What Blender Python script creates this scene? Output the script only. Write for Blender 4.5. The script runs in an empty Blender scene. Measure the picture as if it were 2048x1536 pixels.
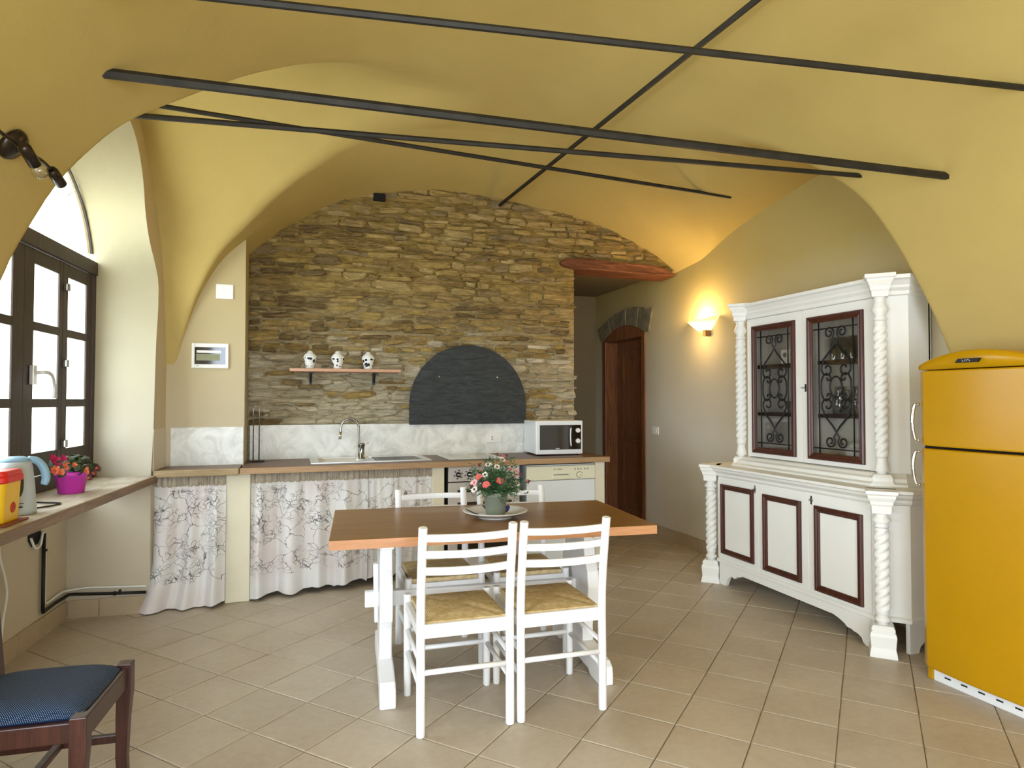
import bpy, math, random
import numpy as np
from mathutils import Vector, Matrix

# ------------------------------------------------------------------ camera, world, light
S = bpy.context.scene
COL = S.collection
cam_d = bpy.data.cameras.new('camera'); cam = bpy.data.objects.new('camera', cam_d); COL.objects.link(cam)
cam_d.sensor_width = 36.0; cam_d.lens = 36.0 * 1293 / 2048; cam_d.clip_start = 0.02
cam.location = (0, 0, 1.37)
cam.rotation_euler = (math.radians(90 + 1.418), 0, math.radians(-19))
S.camera = cam
S.view_settings.view_transform = 'Standard'; S.view_settings.look = 'None'
S.view_settings.gamma = 1.0; S.view_settings.use_curve_mapping = False
S.view_settings.exposure = 1.6

W = bpy.data.worlds.new('overcast_sky'); S.world = W; W.use_nodes = True
bg = W.node_tree.nodes['Background']
bg.inputs[0].default_value = (0.84, 0.95, 1.08, 1); bg.inputs[1].default_value = 4.0

def portal(loc, rot, sx, sy):
    d = bpy.data.lights.new('daylight_portal', 'AREA'); d.shape = 'RECTANGLE'; d.size = sx; d.size_y = sy
    d.cycles.is_portal = True
    o = bpy.data.objects.new('daylight_portal', d); COL.objects.link(o); o.location = loc; o.rotation_euler = rot
    return o
R90 = math.pi / 2
portal((-1.62, 3.87, 1.9), (0, -R90, math.radians(5.7)), 2.2, 2.6)      # window over the sill
portal((-1.84, -0.05, 1.5), (0, -R90, math.radians(5.7)), 2.1, 3.0)     # assumed unseen opening beside the camera, sized for its light
portal((-.1, -2.68, 1.35), (R90, 0, 0), 2.4, 2.4)                        # added unseen opening behind the camera, sized and shifted for its light

# ------------------------------------------------------------------ helpers
rnd = random.Random(11)
def lin(h):
    h = h.lstrip('#'); o = []
    for i in (0, 2, 4):
        c = int(h[i:i+2], 16) / 255
        o.append(c / 12.92 if c <= 0.04045 else ((c + 0.055) / 1.055) ** 2.4)
    return (*o, 1.0)

class NT:
    def __init__(s, name):
        s.m = bpy.data.materials.new(name); s.m.use_nodes = True
        s.t = s.m.node_tree; s.t.nodes.clear()
        s.out = s.n('ShaderNodeOutputMaterial'); s.b = s.n('ShaderNodeBsdfPrincipled')
        s.l(s.b.outputs[0], s.out.inputs[0])
    def n(s, k, **kw):
        x = s.t.nodes.new(k)
        for a, b in kw.items(): setattr(x, a, b)
        return x
    def l(s, a, b): s.t.links.new(a, b)
    def coord(s, scale=(1, 1, 1), which='Object'):
        c = s.n('ShaderNodeTexCoord'); m = s.n('ShaderNodeMapping'); m.inputs['Scale'].default_value = scale
        s.l(c.outputs[which], m.inputs[0]); return m.outputs[0]
    def noise(s, vec, scale, detail=3, rough=.5, dist=0):
        x = s.n('ShaderNodeTexNoise'); x.inputs['Scale'].default_value = scale; x.inputs['Detail'].default_value = detail
        x.inputs['Roughness'].default_value = rough; x.inputs['Distortion'].default_value = dist
        s.l(vec, x.inputs['Vector']); return x.outputs['Fac']
    def ramp(s, fac, stops, interp='LINEAR'):
        x = s.n('ShaderNodeValToRGB'); x.color_ramp.interpolation = interp; e = x.color_ramp.elements
        while len(e) < len(stops): e.new(0.5)
        for k, (p, c) in zip(e, stops):
            k.position = p; k.color = lin(c) if isinstance(c, str) else c
        s.l(fac, x.inputs[0]); return x.outputs[0]
    def mix(s, fac, a, b, mode='MIX'):
        x = s.n('ShaderNodeMix', data_type='RGBA', blend_type=mode)
        for sock, v in ((x.inputs[0], fac), (x.inputs[6], a), (x.inputs[7], b)):
            if hasattr(v, 'links'): s.l(v, sock)
            elif isinstance(v, str): sock.default_value = lin(v)
            else: sock.default_value = v
        return x.outputs[2]
    def math(s, op, a, b=0.0, c=None):
        x = s.n('ShaderNodeMath', operation=op)
        for i, v in enumerate((a, b) if c is None else (a, b, c)):
            if hasattr(v, 'links'): s.l(v, x.inputs[i])
            else: x.inputs[i].default_value = v
        return x.outputs[0]
    def bump(s, h, strength=.3, dist=.01):
        x = s.n('ShaderNodeBump'); x.inputs['Strength'].default_value = strength; x.inputs['Distance'].default_value = dist
        s.l(h, x.inputs['Height']); s.l(x.outputs[0], s.b.inputs['Normal'])
    def base(s, c):
        if hasattr(c, 'links'): s.l(c, s.b.inputs['Base Color'])
        else: s.b.inputs['Base Color'].default_value = lin(c) if isinstance(c, str) else c
    def set(s, rough=.6, metal=0, spec=.4):
        s.b.inputs['Roughness'].default_value = rough; s.b.inputs['Metallic'].default_value = metal
        s.b.inputs['Specular IOR Level'].default_value = spec

def flat(name, c, rough=.5, metal=0, spec=.4, vary=.06, scale=6, bump=0, bscale=60):
    t = NT(name); v = t.coord(); n = t.noise(v, scale, 3)
    k = lin(c); lo = tuple(x * (1 - vary) for x in k[:3]) + (1,); hi = tuple(min(1, x * (1 + vary)) for x in k[:3]) + (1,)
    t.base(t.ramp(n, [(.3, lo), (.7, hi)])); t.set(rough, metal, spec)
    if bump: t.bump(t.noise(v, bscale, 3), bump, .004)
    return t.m
def wood(name, dark, light, axis=0, scale=2.0, rough=.45, spec=.4, stretch=12):
    t = NT(name); sc = [stretch] * 3; sc[axis] = 1
    v = t.coord(tuple(sc)); n = t.noise(v, scale, 5, .6, 1.2); f = t.noise(v, scale * 9, 3, .6)
    m = t.math('ADD', t.math('MULTIPLY', n, .7), t.math('MULTIPLY', f, .3))
    t.base(t.ramp(m, [(.32, dark), (.66, light)])); t.set(rough, 0, spec); t.bump(f, .08, .002)
    return t.m
def glass(name, tint=(1, 1, 1, 1), gloss=.12, rough=.02):
    t = NT(name); t.t.nodes.remove(t.b)
    tr = t.n('ShaderNodeBsdfTransparent'); tr.inputs[0].default_value = tint
    gl = t.n('ShaderNodeBsdfGlossy'); gl.inputs['Roughness'].default_value = rough
    fr = t.n('ShaderNodeFresnel'); ge = t.n('ShaderNodeNewGeometry'); t.l(t.math('MULTIPLY_ADD', ge.outputs['Backfacing'], 1/1.45 - 1.45, 1.45), fr.inputs[0])
    mx = t.n('ShaderNodeMixShader'); k = t.math('ADD', t.math('MULTIPLY', fr.outputs[0], 1 - gloss), gloss)
    t.l(k, mx.inputs[0]); t.l(tr.outputs[0], mx.inputs[1]); t.l(gl.outputs[0], mx.inputs[2]); t.l(mx.outputs[0], t.out.inputs[0])
    return t.m

class MB:
    """collects verts / faces and links them as one mesh object"""
    def __init__(s): s.v = []; s.f = []; s.s = []
    def add(s, vs, fs, smooth=False):
        o = len(s.v); s.v += [tuple(p) for p in vs]; s.f += [tuple(i + o for i in f) for f in fs]; s.s += [smooth] * len(fs); return s
    def box(s, x0, x1, y0, y1, z0, z1):
        v = [(x, y, z) for z in (z0, z1) for y in (y0, y1) for x in (x0, x1)]
        return s.add(v, [(0, 2, 3, 1), (4, 5, 7, 6), (0, 1, 5, 4), (2, 6, 7, 3), (0, 4, 6, 2), (1, 3, 7, 5)])
    def tube(s, pts, r, n=8, cap=True, smooth=True, up=None):
        P = [Vector(p) for p in pts]; m = len(P); rs = r if isinstance(r, (list, tuple)) else [r] * m
        T = [(P[min(i + 1, m - 1)] - P[max(i - 1, 0)]).normalized() for i in range(m)]
        a = Vector(up) if up else (Vector((0, 0, 1)) if abs(T[0].z) < .9 else Vector((1, 0, 0)))
        N = (a - T[0] * a.dot(T[0])).normalized(); vs = []
        for i in range(m):
            N = (N - T[i] * N.dot(T[i])).normalized(); Bn = T[i].cross(N)
            for k in range(n):
                an = 2 * math.pi * (k + .5) / n; vs.append(P[i] + (N * math.cos(an) + Bn * math.sin(an)) * rs[i])
        fs = [(i * n + k, i * n + (k + 1) % n, (i + 1) * n + (k + 1) % n, (i + 1) * n + k) for i in range(m - 1) for k in range(n)]
        s.add(vs, fs, smooth)
        if cap: o = len(s.v) - len(vs); s.f += [tuple(o + k for k in range(n))[::-1], tuple(o + (m - 1) * n + k for k in range(n))]; s.s += [False, False]
        return s
    def lathe(s, prof, n=24, c=(0, 0, 0), M=None, cap=True, smooth=True):
        vs = []
        for r, z in prof:
            for k in range(n):
                a = 2 * math.pi * k / n; p = Vector((r * math.cos(a), r * math.sin(a), z))
                if M is not None: p = M @ p
                vs.append(p + Vector(c))
        m = len(prof)
        fs = [(i * n + k, i * n + (k + 1) % n, (i + 1) * n + (k + 1) % n, (i + 1) * n + k) for i in range(m - 1) for k in range(n)]
        o = len(s.v); s.add(vs, fs, smooth)
        if cap: s.f += [tuple(o + k for k in range(n))[::-1], tuple(o + (m - 1) * n + k for k in range(n))]; s.s += [False, False]
        return s
    def prism(s, poly, fn0, fn1, smooth_side=False):
        """poly of 2D points; fn0 / fn1 map them to the two end faces"""
        n = len(poly); s_ = len(s.v); s.v += [tuple(fn0(p)) for p in poly] + [tuple(fn1(p)) for p in poly]
        s.f += [tuple(s_ + i for i in range(n))[::-1], tuple(s_ + n + i for i in range(n))]; s.s += [False, False]
        for i in range(n): s.f.append((s_ + i, s_ + (i + 1) % n, s_ + n + (i + 1) % n, s_ + n + i)); s.s.append(smooth_side)
        return s
    def grid(s, nx, ny, fn, smooth=True, closed=False):
        vs = [fn(i / (nx - 1) if not closed else i / nx, j / (ny - 1)) for j in range(ny) for i in range(nx)]
        fs = []
        for j in range(ny - 1):
            for i in range(nx if closed else nx - 1):
                i2 = (i + 1) % nx; fs.append((j * nx + i, j * nx + i2, (j + 1) * nx + i2, (j + 1) * nx + i))
        return s.add(vs, fs, smooth)
    def mesh(s, name, mat, fix=True):
        me = bpy.data.meshes.new(name); me.from_pydata(s.v, [], s.f)
        me.polygons.foreach_set('use_smooth', s.s)
        if fix:
            import bmesh
            b = bmesh.new(); b.from_mesh(me); bmesh.ops.recalc_face_normals(b, faces=b.faces); b.to_mesh(me); b.free()
        if mat: me.materials.append(mat)
        me.update(); return me
    def obj(s, name, mat, parent=None, loc=None, rot=None, bevel=0, kind=None, label=None, solid=0, seg=2, fix=True):
        return link(name, s.mesh(name, mat, fix), parent, loc, rot, bevel, kind, label, solid, seg)

def link(name, me, parent=None, loc=None, rot=None, bevel=0, kind=None, label=None, solid=0, seg=2):
    o = bpy.data.objects.new(name, me); COL.objects.link(o)
    if parent: o.parent = parent
    if loc is not None: o.location = loc
    if rot is not None: o.rotation_euler = rot if isinstance(rot, (tuple, list)) else (0, 0, rot)
    if solid: md = o.modifiers.new('thick', 'SOLIDIFY'); md.thickness = solid; md.offset = 0
    if bevel:
        md = o.modifiers.new('soft', 'BEVEL'); md.width = bevel; md.segments = seg; md.limit_method = 'ANGLE'; md.angle_limit = math.radians(40)
    if kind: o['kind'] = kind
    if label: o['label'] = label
    return o
def thing(name, label, cat, loc=(0, 0, 0), rz=0, group=None):
    o = bpy.data.objects.new(name, None); COL.objects.link(o); o.location = loc; o.rotation_euler = (0, 0, rz)
    o.empty_display_size = .05
    return tag(o, label, cat, group)
def tag(o, label, cat, group=None):
    o['label'] = label; o['category'] = cat
    if group: o['group'] = group
    return o
def structure_root(name, loc=(0, 0, 0), rz=0, label=None):
    o = bpy.data.objects.new(name, None); COL.objects.link(o); o.location = loc; o.rotation_euler = (0, 0, rz); o['kind'] = 'structure'
    if label: o['label'] = label; o['category'] = name.split('_')[0]
    return o
def struct(o, label, cat):
    o['kind'] = 'structure'; return tag(o, label, cat)
def copy_tree(o, parent=None):
    c = o.copy(); COL.objects.link(c)
    if parent: c.parent = parent
    for ch in list(o.children): copy_tree(ch, c)
    return c
def arc(cx, cy, r, a0, a1, n): return [(cx + r * math.cos(a0 + (a1 - a0) * i / n), cy + r * math.sin(a0 + (a1 - a0) * i / n)) for i in range(n + 1)]
def bez(p0, p1, p2, p3, n=10):
    P = [Vector(p) for p in (p0, p1, p2, p3)]
    return [P[0] * (1 - t) ** 3 + P[1] * 3 * t * (1 - t) ** 2 + P[2] * 3 * t * t * (1 - t) + P[3] * t ** 3 for t in [i / n for i in range(n + 1)]]
def smooth_path(pts, n=6):
    P = [Vector(p) for p in pts]; out = []
    for i in range(len(P) - 1):
        a = P[max(i - 1, 0)]; b = P[i]; c = P[i + 1]; d = P[min(i + 2, len(P) - 1)]
        for k in range(n):
            t = k / n
            out.append(.5 * ((2 * b) + (c - a) * t + (2 * a - 5 * b + 4 * c - d) * t * t + (3 * b - a - 3 * c + d) * t ** 3))
    return out + [P[-1]]

# ------------------------------------------------------------------ materials
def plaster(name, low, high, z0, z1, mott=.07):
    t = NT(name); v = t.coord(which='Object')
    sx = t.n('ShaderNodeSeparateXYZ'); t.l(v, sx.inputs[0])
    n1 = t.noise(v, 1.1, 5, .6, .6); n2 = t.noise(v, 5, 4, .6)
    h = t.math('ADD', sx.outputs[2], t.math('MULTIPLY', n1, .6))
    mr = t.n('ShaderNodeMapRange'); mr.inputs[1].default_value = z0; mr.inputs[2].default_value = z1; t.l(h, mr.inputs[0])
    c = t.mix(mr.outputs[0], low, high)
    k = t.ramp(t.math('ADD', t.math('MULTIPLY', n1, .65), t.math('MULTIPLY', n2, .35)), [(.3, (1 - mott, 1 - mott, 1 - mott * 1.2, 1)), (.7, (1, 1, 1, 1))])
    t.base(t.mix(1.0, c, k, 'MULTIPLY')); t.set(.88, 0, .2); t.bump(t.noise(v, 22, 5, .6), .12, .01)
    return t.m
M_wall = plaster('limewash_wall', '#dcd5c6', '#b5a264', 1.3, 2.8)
M_wall2 = plaster('limewash_wall_left', '#cfc3ab', '#cdbb92', 1.3, 2.8)
M_vault = plaster('ochre_vault_plaster', '#c2aa72', '#c3ab66', 1.2, 2.6, .12)
M_reveal = plaster('pale_reveal_plaster', '#bfb7a4', '#b9af8e', 1.3, 2.6, .06)
M_out = flat('exterior_white_plaster', '#efe9d2', .8)
M_pass = plaster('passage_plaster', '#857a63', '#7d7055', 1.0, 2.6)  # darker plaster: the passage's lack of light is put into the colour
M_pier = plaster('pier_plaster', '#cbbea2', '#c0ae80', 1.3, 2.6, .05)

def tile_mat():
    t = NT('terracotta_floor_tile'); v = t.coord(which='Object'); oi = t.n('ShaderNodeObjectInfo')
    g = t.n('ShaderNodeNewGeometry'); n = t.noise(g.outputs['Position'], 2.2, 5, .6, .5); n2 = t.noise(g.outputs['Position'], 26, 4, .65)
    c = t.ramp(t.math('ADD', t.math('MULTIPLY', n, .6), t.math('MULTIPLY', n2, .4)), [(.3, '#b0a18c'), (.5, '#beb19d'), (.72, '#cabfad')])
    w = t.ramp(oi.outputs['Random'], [(0, (.90, .89, .88, 1)), (1, (1.0, 1.0, 1.0, 1))])
    t.base(t.mix(1, c, w, 'MULTIPLY')); t.set(.42, 0, .35); t.bump(t.noise(g.outputs['Position'], 14, 4), .08, .01)
    return t.m
M_tile = tile_mat()
M_grout = flat('tile_grout', '#9c8b73', .9, vary=.25, scale=3)
M_skirt = flat('skirting_tile', '#b7a488', .55, vary=.10, scale=5)

def stone_mat(i, a, b):
    t = NT('rubble_stone_%s' % i); g = t.n('ShaderNodeNewGeometry'); m = t.n('ShaderNodeMapping'); m.inputs['Scale'].default_value = (5, 5, 22)
    t.l(g.outputs['Position'], m.inputs[0]); n = t.noise(m.outputs[0], 1.6, 6, .65, .8); n2 = t.noise(m.outputs[0], 5, 4, .6)
    t.base(t.ramp(t.math('ADD', t.math('MULTIPLY', n, .65), t.math('MULTIPLY', n2, .35)), [(.34, a), (.62, b)]))
    t.set(.85, 0, .25); t.bump(n, 1.0, .035); return t.m
STONES = [stone_mat(i, a, b) for i, (a, b) in enumerate([('#6f5a34', '#a88d56'), ('#806a3e', '#b89c66'), ('#8b7341', '#c0a468'), ('#5e4d30', '#917a50'),
          ('#937d4c', '#c9af76'), ('#8f7840', '#bfa364'), ('#726040', '#a99266')])]
STONES_PALE = [stone_mat('pale_%d' % i, a, b) for i, (a, b) in enumerate([('#a89b80', '#d3c8ac'), ('#b0a286', '#dccfb3'), ('#978a70', '#c6b999')])]
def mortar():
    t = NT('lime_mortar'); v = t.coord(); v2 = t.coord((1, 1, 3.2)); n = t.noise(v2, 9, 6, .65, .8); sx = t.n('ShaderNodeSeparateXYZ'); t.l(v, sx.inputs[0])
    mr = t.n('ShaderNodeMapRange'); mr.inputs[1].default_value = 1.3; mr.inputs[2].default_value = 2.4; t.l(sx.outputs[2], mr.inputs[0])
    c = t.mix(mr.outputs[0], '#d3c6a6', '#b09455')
    t.base(t.mix(1, c, t.ramp(n, [(.32, (.42, .40, .37, 1)), (.5, (.88, .88, .87, 1)), (.65, (1, 1, 1, 1))]), 'MULTIPLY')); t.set(.95, 0, .1); t.bump(n, 1.0, .05); return t.m  # dark noise spots paint crevice shadows into the mortar colour
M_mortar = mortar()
def splash():
    t = NT('marbled_splash_plaster'); v = t.coord(); n = t.noise(v, 7, 5, .65, 1.0)
    t.base(t.ramp(n, [(.35, '#d2d2cc'), (.5, '#e6e6e0'), (.65, '#f4f4f0')])); t.set(.35, 0, .4); return t.m
M_splash = splash()
M_iron = flat('dark_wrought_iron', '#2c2922', .55, .3, .4, vary=.3, scale=12, bump=.3, bscale=40)
M_black = flat('black_metal', '#1b1917', .45, .2)
M_frame = wood('dark_brown_window_wood', '#30251f', '#4b3b32', 2, rough=.5)
M_sill = None
def sillmat():
    t = NT('worn_sill_plank'); v = t.coord((3, 1.2, 6)); n = t.noise(v, 3, 6, .65, .8)
    t.base(t.ramp(n, [(.3, '#9c8b74'), (.5, '#b9ac98'), (.7, '#cbc2b2')])); t.set(.6, 0, .3); t.bump(n, .3, .01); return t.m
M_sill = sillmat()
M_sill_edge = wood('sill_edge_wood', '#6b523b', '#94795c', 1)
M_pane = glass('window_glass', (.97, .98, .97, 1), .03)
M_fan = glass('fanlight_glass', (.58, .57, .50, 1), .02)
M_beam = wood('old_lintel_beam', '#3f281b', '#8a5638', 0, 3, .7, .2, 9)
M_door = wood('chestnut_door_wood', '#5f3720', '#94603a', 2, 2.2, .42)
M_slate = flat('grey_slate', '#7c745c', .7, vary=.3, scale=10, bump=.5, bscale=20)
def slatepanel():
    t = NT('dark_slate_panel'); v = t.coord((2.2, 2, 9)); n = t.noise(v, 3, 5, .6, 1.4)
    t.base(t.ramp(n, [(.3, '#23282a'), (.7, '#3d4344')])); t.set(.5, 0, .4); t.bump(n, .6, .02); return t.m
M_slatepanel = slatepanel()
M_cream = flat('cream_post_paint', '#ece5cc', .6, vary=.03)
M_work = wood('brown_worktop', '#5b4334', '#7b5e49', 0, 2.2, .4)
M_work_edge = wood('worktop_edge', '#9c7a55', '#bd9a72', 0, 2.2, .5)
M_work_old = wood('worktop_edge_worn', '#8a7250', '#b9a27a', 0, 3, .6)
M_steel = flat('brushed_steel', '#e0e0de', .35, .55, .5, vary=.03)
M_chrome = flat('chrome', '#e6e6e6', .08, 1, .5, vary=.01)
M_dchrome = flat('dark_chrome', '#8d8a86', .15, 1, .5, vary=.05)
M_white = flat('white_enamel', '#eef0f0', .3, vary=.01)
M_whitep = flat('white_chair_paint', '#f4f4f4', .4, vary=.01)
M_hob = flat('pale_glass_hob', '#d8d8d4', .12, spec=.6, vary=.02)
M_oven = flat('pearl_oven_enamel', '#cfc9c6', .35, vary=.02)
M_dwpanel = flat('cream_appliance_panel', '#ece9cf', .4, vary=.02)
M_dwdoor = flat('white_appliance_door', '#e9edf0', .35, vary=.01)
M_dark = flat('dark_void', '#17130f', .8)
M_darkglass = flat('dark_oven_glass', '#141414', .06, spec=.7)
M_plastic = flat('white_plastic', '#f1f0ea', .4, vary=.01)
M_greytxt = flat('grey_print', '#77766c', .6)
M_shelf = wood('pinkish_shelf_wood', '#b98868', '#d6a98a', 0, 2, .5)
M_rush = None
def rush():
    t = NT('woven_rush'); v = t.coord(); c = t.n('ShaderNodeSeparateXYZ'); t.l(v, c.inputs[0])
    ax = t.math('ABSOLUTE', c.outputs[0]); ay = t.math('ABSOLUTE', c.outputs[1]); k = t.math('GREATER_THAN', ax, ay)
    co = t.math('ADD', t.math('MULTIPLY', k, c.outputs[0]), t.math('MULTIPLY', t.math('SUBTRACT', 1, k), c.outputs[1]))
    st = t.math('SINE', t.math('MULTIPLY', co, 900.0)); n = t.noise(v, 40, 4)
    f = t.math('ADD', t.math('MULTIPLY', st, .12), n)
    base = t.ramp(f, [(.25, '#bfa26c'), (.5, '#d4ba86'), (.75, '#e6d2a6')]); t.base(t.mix(1, base, t.mix(k, (.90, .89, .87, 1), (1, 1, 1, 1)), 'MULTIPLY')); t.set(.7, 0, .2); t.bump(st, .25, .003); return t.m  # seat sectors toned apart, painting in the straw's direction-dependent sheen
M_rush = rush()
M_table = wood('oak_table_top', '#7a5828', '#98713c', 0, 1.6, .32, .45, 9)
M_table_edge = wood('oak_table_edge', '#b97f52', '#d39a6c', 0, 1.6, .4)
M_hutch = flat('white_hutch_paint', '#efeee8', .42, vary=.015)
M_hutchin = flat('hutch_interior_paint', '#dad8d0', .6, vary=.05)
M_mould = wood('mahogany_moulding', '#2c140c', '#5a2c1e', 2, 3, .3, .5)
M_shelfd = wood('dark_shelf_wood', '#2a1c14', '#4a3424', 1, 3)
M_hglass = glass('cabinet_glass', (.88, .87, .85, 1), .03)
M_glassware = glass('clear_glassware', (.90, .92, .92, 1), .18)
M_yellow = flat('glossy_mustard_enamel', '#bb8b02', .28, spec=.45, vary=.04, scale=3)
M_yellowbox = flat('yellow_plastic', '#efbf0c', .35, vary=.03)
M_red = flat('red_plastic', '#d8231a', .35, vary=.04)
M_redtomato = flat('tomato_print', '#c4391c', .5, vary=.1)
M_kettle = flat('pale_grey_kettle_plastic', '#b9c2c6', .35, vary=.02)
M_kettleh = flat('light_blue_plastic', '#8fb4cc', .4, vary=.03)
M_pink = flat('magenta_plastic', '#d23bb8', .4, vary=.05)
M_terra = flat('terracotta_tray', '#8d4a35', .6, vary=.15)
M_dwood = wood('dark_mahogany_chair', '#23100b', '#4a241a', 2, 3, .3, .5)
def blue():
    t = NT('blue_dotted_upholstery'); v = t.coord((52, 52, 0)); vo = t.n('ShaderNodeTexVoronoi'); vo.inputs['Randomness'].default_value = 0.0
    mp = t.n('ShaderNodeMapping'); mp.inputs['Rotation'].default_value = (0, 0, math.radians(45)); t.l(v, mp.inputs[0]); t.l(mp.outputs[0], vo.inputs['Vector'])
    t.base(t.ramp(vo.outputs['Distance'], [(.12, '#a9bad2'), (.27, '#142a48'), (.6, '#0a1a32')])); t.set(.8, 0, .12); t.bump(vo.outputs['Distance'], .4, .003); return t.m
M_blue = blue()
M_potg = flat('grey_green_plastic_pot', '#7b8272', .55, vary=.06, scale=3)
M_soil = flat('potting_soil', '#2b2018', .95, vary=.4, scale=60)
M_leaf = flat('fine_green_foliage', '#3c5a34', .6, vary=.45, scale=30)
M_leaf2 = flat('dark_broad_leaf', '#39472a', .5, vary=.4, scale=25)
M_petw = flat('white_petal', '#f2ecdf', .6, vary=.05)
M_petp = flat('pale_pink_petal', '#e7b9b7', .6, vary=.12, scale=30)
M_petr = flat('coral_pink_petal', '#dd5f66', .6, vary=.15, scale=30)
M_peto = flat('orange_petal', '#e8855a', .6, vary=.15, scale=40)
M_petm = flat('magenta_petal', '#b8275e', .6, vary=.15, scale=40)
M_wilt = flat('withered_petal', '#6b3a3c', .8, vary=.3, scale=30)
M_ceny = flat('flower_centre', '#b98a3a', .8, vary=.3, scale=60)
def platem():
    t = NT('blue_painted_plate'); v = t.coord(); sx = t.n('ShaderNodeSeparateXYZ'); t.l(v, sx.inputs[0])
    an = t.math('ARCTAN2', sx.outputs[1], sx.outputs[0]); r = t.math('SQRT', t.math('ADD', t.math('MULTIPLY', sx.outputs[0], sx.outputs[0]), t.math('MULTIPLY', sx.outputs[1], sx.outputs[1])))
    star = t.math('SINE', t.math('MULTIPLY', an, 7.0)); lim = t.math('MULTIPLY_ADD', star, .045, .118)
    k = t.math('LESS_THAN', r, lim); k2 = t.math('GREATER_THAN', t.math('SINE', t.math('MULTIPLY', an, 3.0)), -.25)
    t.base(t.mix(t.math('MULTIPLY', k, k2), '#e9e8e4', '#27386f')); t.set(.2, 0, .5); return t.m
M_plate = platem()
def jarm():
    t = NT('blue_on_white_majolica'); v = t.coord((1, 1, 1)); vo = t.n('ShaderNodeTexVoronoi'); vo.inputs['Scale'].default_value = 34; t.l(v, vo.inputs['Vector'])
    n = t.noise(v, 60, 3); sx = t.n('ShaderNodeSeparateXYZ'); t.l(v, sx.inputs[0])
    band = t.math('MULTIPLY', t.math('GREATER_THAN', sx.outputs[2], .018), t.math('LESS_THAN', sx.outputs[2], .085))
    d = t.math('LESS_THAN', t.math('ADD', vo.outputs['Distance'], t.math('MULTIPLY', n, .35)), .62)
    t.base(t.mix(t.math('MULTIPLY', d, band), '#eceee9', '#1d2836')); t.set(.2, 0, .5); return t.m
M_jar = jarm()
M_porc = flat('white_porcelain', '#eceeea', .2, vary=.02)
def curtainm():
    t = NT('rose_print_voile'); v = t.coord(); mp = t.n('ShaderNodeMapping'); mp.inputs['Scale'].default_value = (1, .15, 1); t.l(v, mp.inputs[0])
    nz = t.n('ShaderNodeTexNoise'); nz.inputs['Scale'].default_value = 11; nz.inputs['Detail'].default_value = 3; t.l(mp.outputs[0], nz.inputs['Vector'])
    ds = t.mix(.10, mp.outputs[0], nz.outputs['Color'], 'ADD')
    vo = t.n('ShaderNodeTexVoronoi', feature='DISTANCE_TO_EDGE'); vo.inputs['Scale'].default_value = 8.5; t.l(ds, vo.inputs['Vector'])
    v1 = t.n('ShaderNodeTexVoronoi', feature='F1'); v1.inputs['Scale'].default_value = 5.0; t.l(ds, v1.inputs['Vector'])
    v3 = t.n('ShaderNodeTexVoronoi', feature='DISTANCE_TO_EDGE'); v3.inputs['Scale'].default_value = 21; t.l(ds, v3.inputs['Vector'])
    l1 = t.math('LESS_THAN', vo.outputs['Distance'], .018)
    ring = t.math('LESS_THAN', t.math('ABSOLUTE', t.math('SINE', t.math('MULTIPLY', t.math('ADD', v1.outputs['Distance'], t.math('MULTIPLY', nz.outputs['Fac'], .22)), 26.0))), .10)
    core = t.math('LESS_THAN', v1.outputs['Distance'], .50)
    l3 = t.math('MULTIPLY', t.math('LESS_THAN', v3.outputs['Distance'], .035), core)
    ln = t.math('MAXIMUM', t.math('MAXIMUM', l1, l3), t.math('MULTIPLY', ring, core))
    sx = t.n('ShaderNodeSeparateXYZ'); t.l(v, sx.inputs[0])
    body = t.math('MULTIPLY', t.math('GREATER_THAN', sx.outputs[2], .17), t.math('LESS_THAN', sx.outputs[2], .775))
    fade = t.noise(mp.outputs[0], 14, 2)
    k = t.math('MULTIPLY', t.math('MULTIPLY', ln, body), t.ramp(fade, [(.35, (.15, .15, .15, 1)), (.6, (.9, .9, .9, 1))]))
    tint = t.ramp(t.noise(mp.outputs[0], 2.6, 2), [(.4, '#ebeae8'), (.6, '#e6dedd')])
    t.base(t.mix(k, tint, '#5f5a59')); t.set(.55, 0, .35)
    t.b.inputs['Sheen Weight'].default_value = .2
    return t.m
M_curtain = curtainm()
M_header = flat('gathered_curtain_header', '#b5a996', .6, vary=.15, scale=20)
def lampm():
    t = NT('glowing_amber_glass'); e = t.n('ShaderNodeEmission'); v = t.coord(which='Generated'); sx = t.n('ShaderNodeSeparateXYZ'); t.l(v, sx.inputs[0])
    t.l(t.ramp(sx.outputs[2], [(.0, (1, .62, .12, 1)), (.35, (1, .88, .5, 1)), (.8, (1, .62, .12, 1))]), e.inputs[0]); e.inputs[1].default_value = 1.1
    t.t.nodes.remove(t.b); t.l(e.outputs[0], t.out.inputs[0]); return t.m
M_lamp = lampm()

# ------------------------------------------------------------------ vault shape
def pchip(xs, ys, flat0=False, flat1=False):
    xs = np.array(xs, float); ys = np.array(ys, float); h = np.diff(xs); d = np.diff(ys) / h; m = np.zeros(len(xs))
    for i in range(1, len(xs) - 1):
        if d[i-1] * d[i] > 0:
            w1 = 2 * h[i] + h[i-1]; w2 = h[i] + 2 * h[i-1]; m[i] = (w1 + w2) / (w1 / d[i-1] + w2 / d[i])
    m[0] = 0 if flat0 else d[0]; m[-1] = 0 if flat1 else d[-1]
    def f(x):
        x = np.clip(np.asarray(x, float), xs[0], xs[-1]); i = np.clip(np.searchsorted(xs, x) - 1, 0, len(xs) - 2); t = (x - xs[i]) / h[i]
        return (2*t**3-3*t**2+1)*ys[i] + (t**3-2*t**2+t)*h[i]*m[i] + (-2*t**3+3*t**2)*ys[i+1] + (t**3-t**2)*h[i]*m[i+1]
    return f
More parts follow.
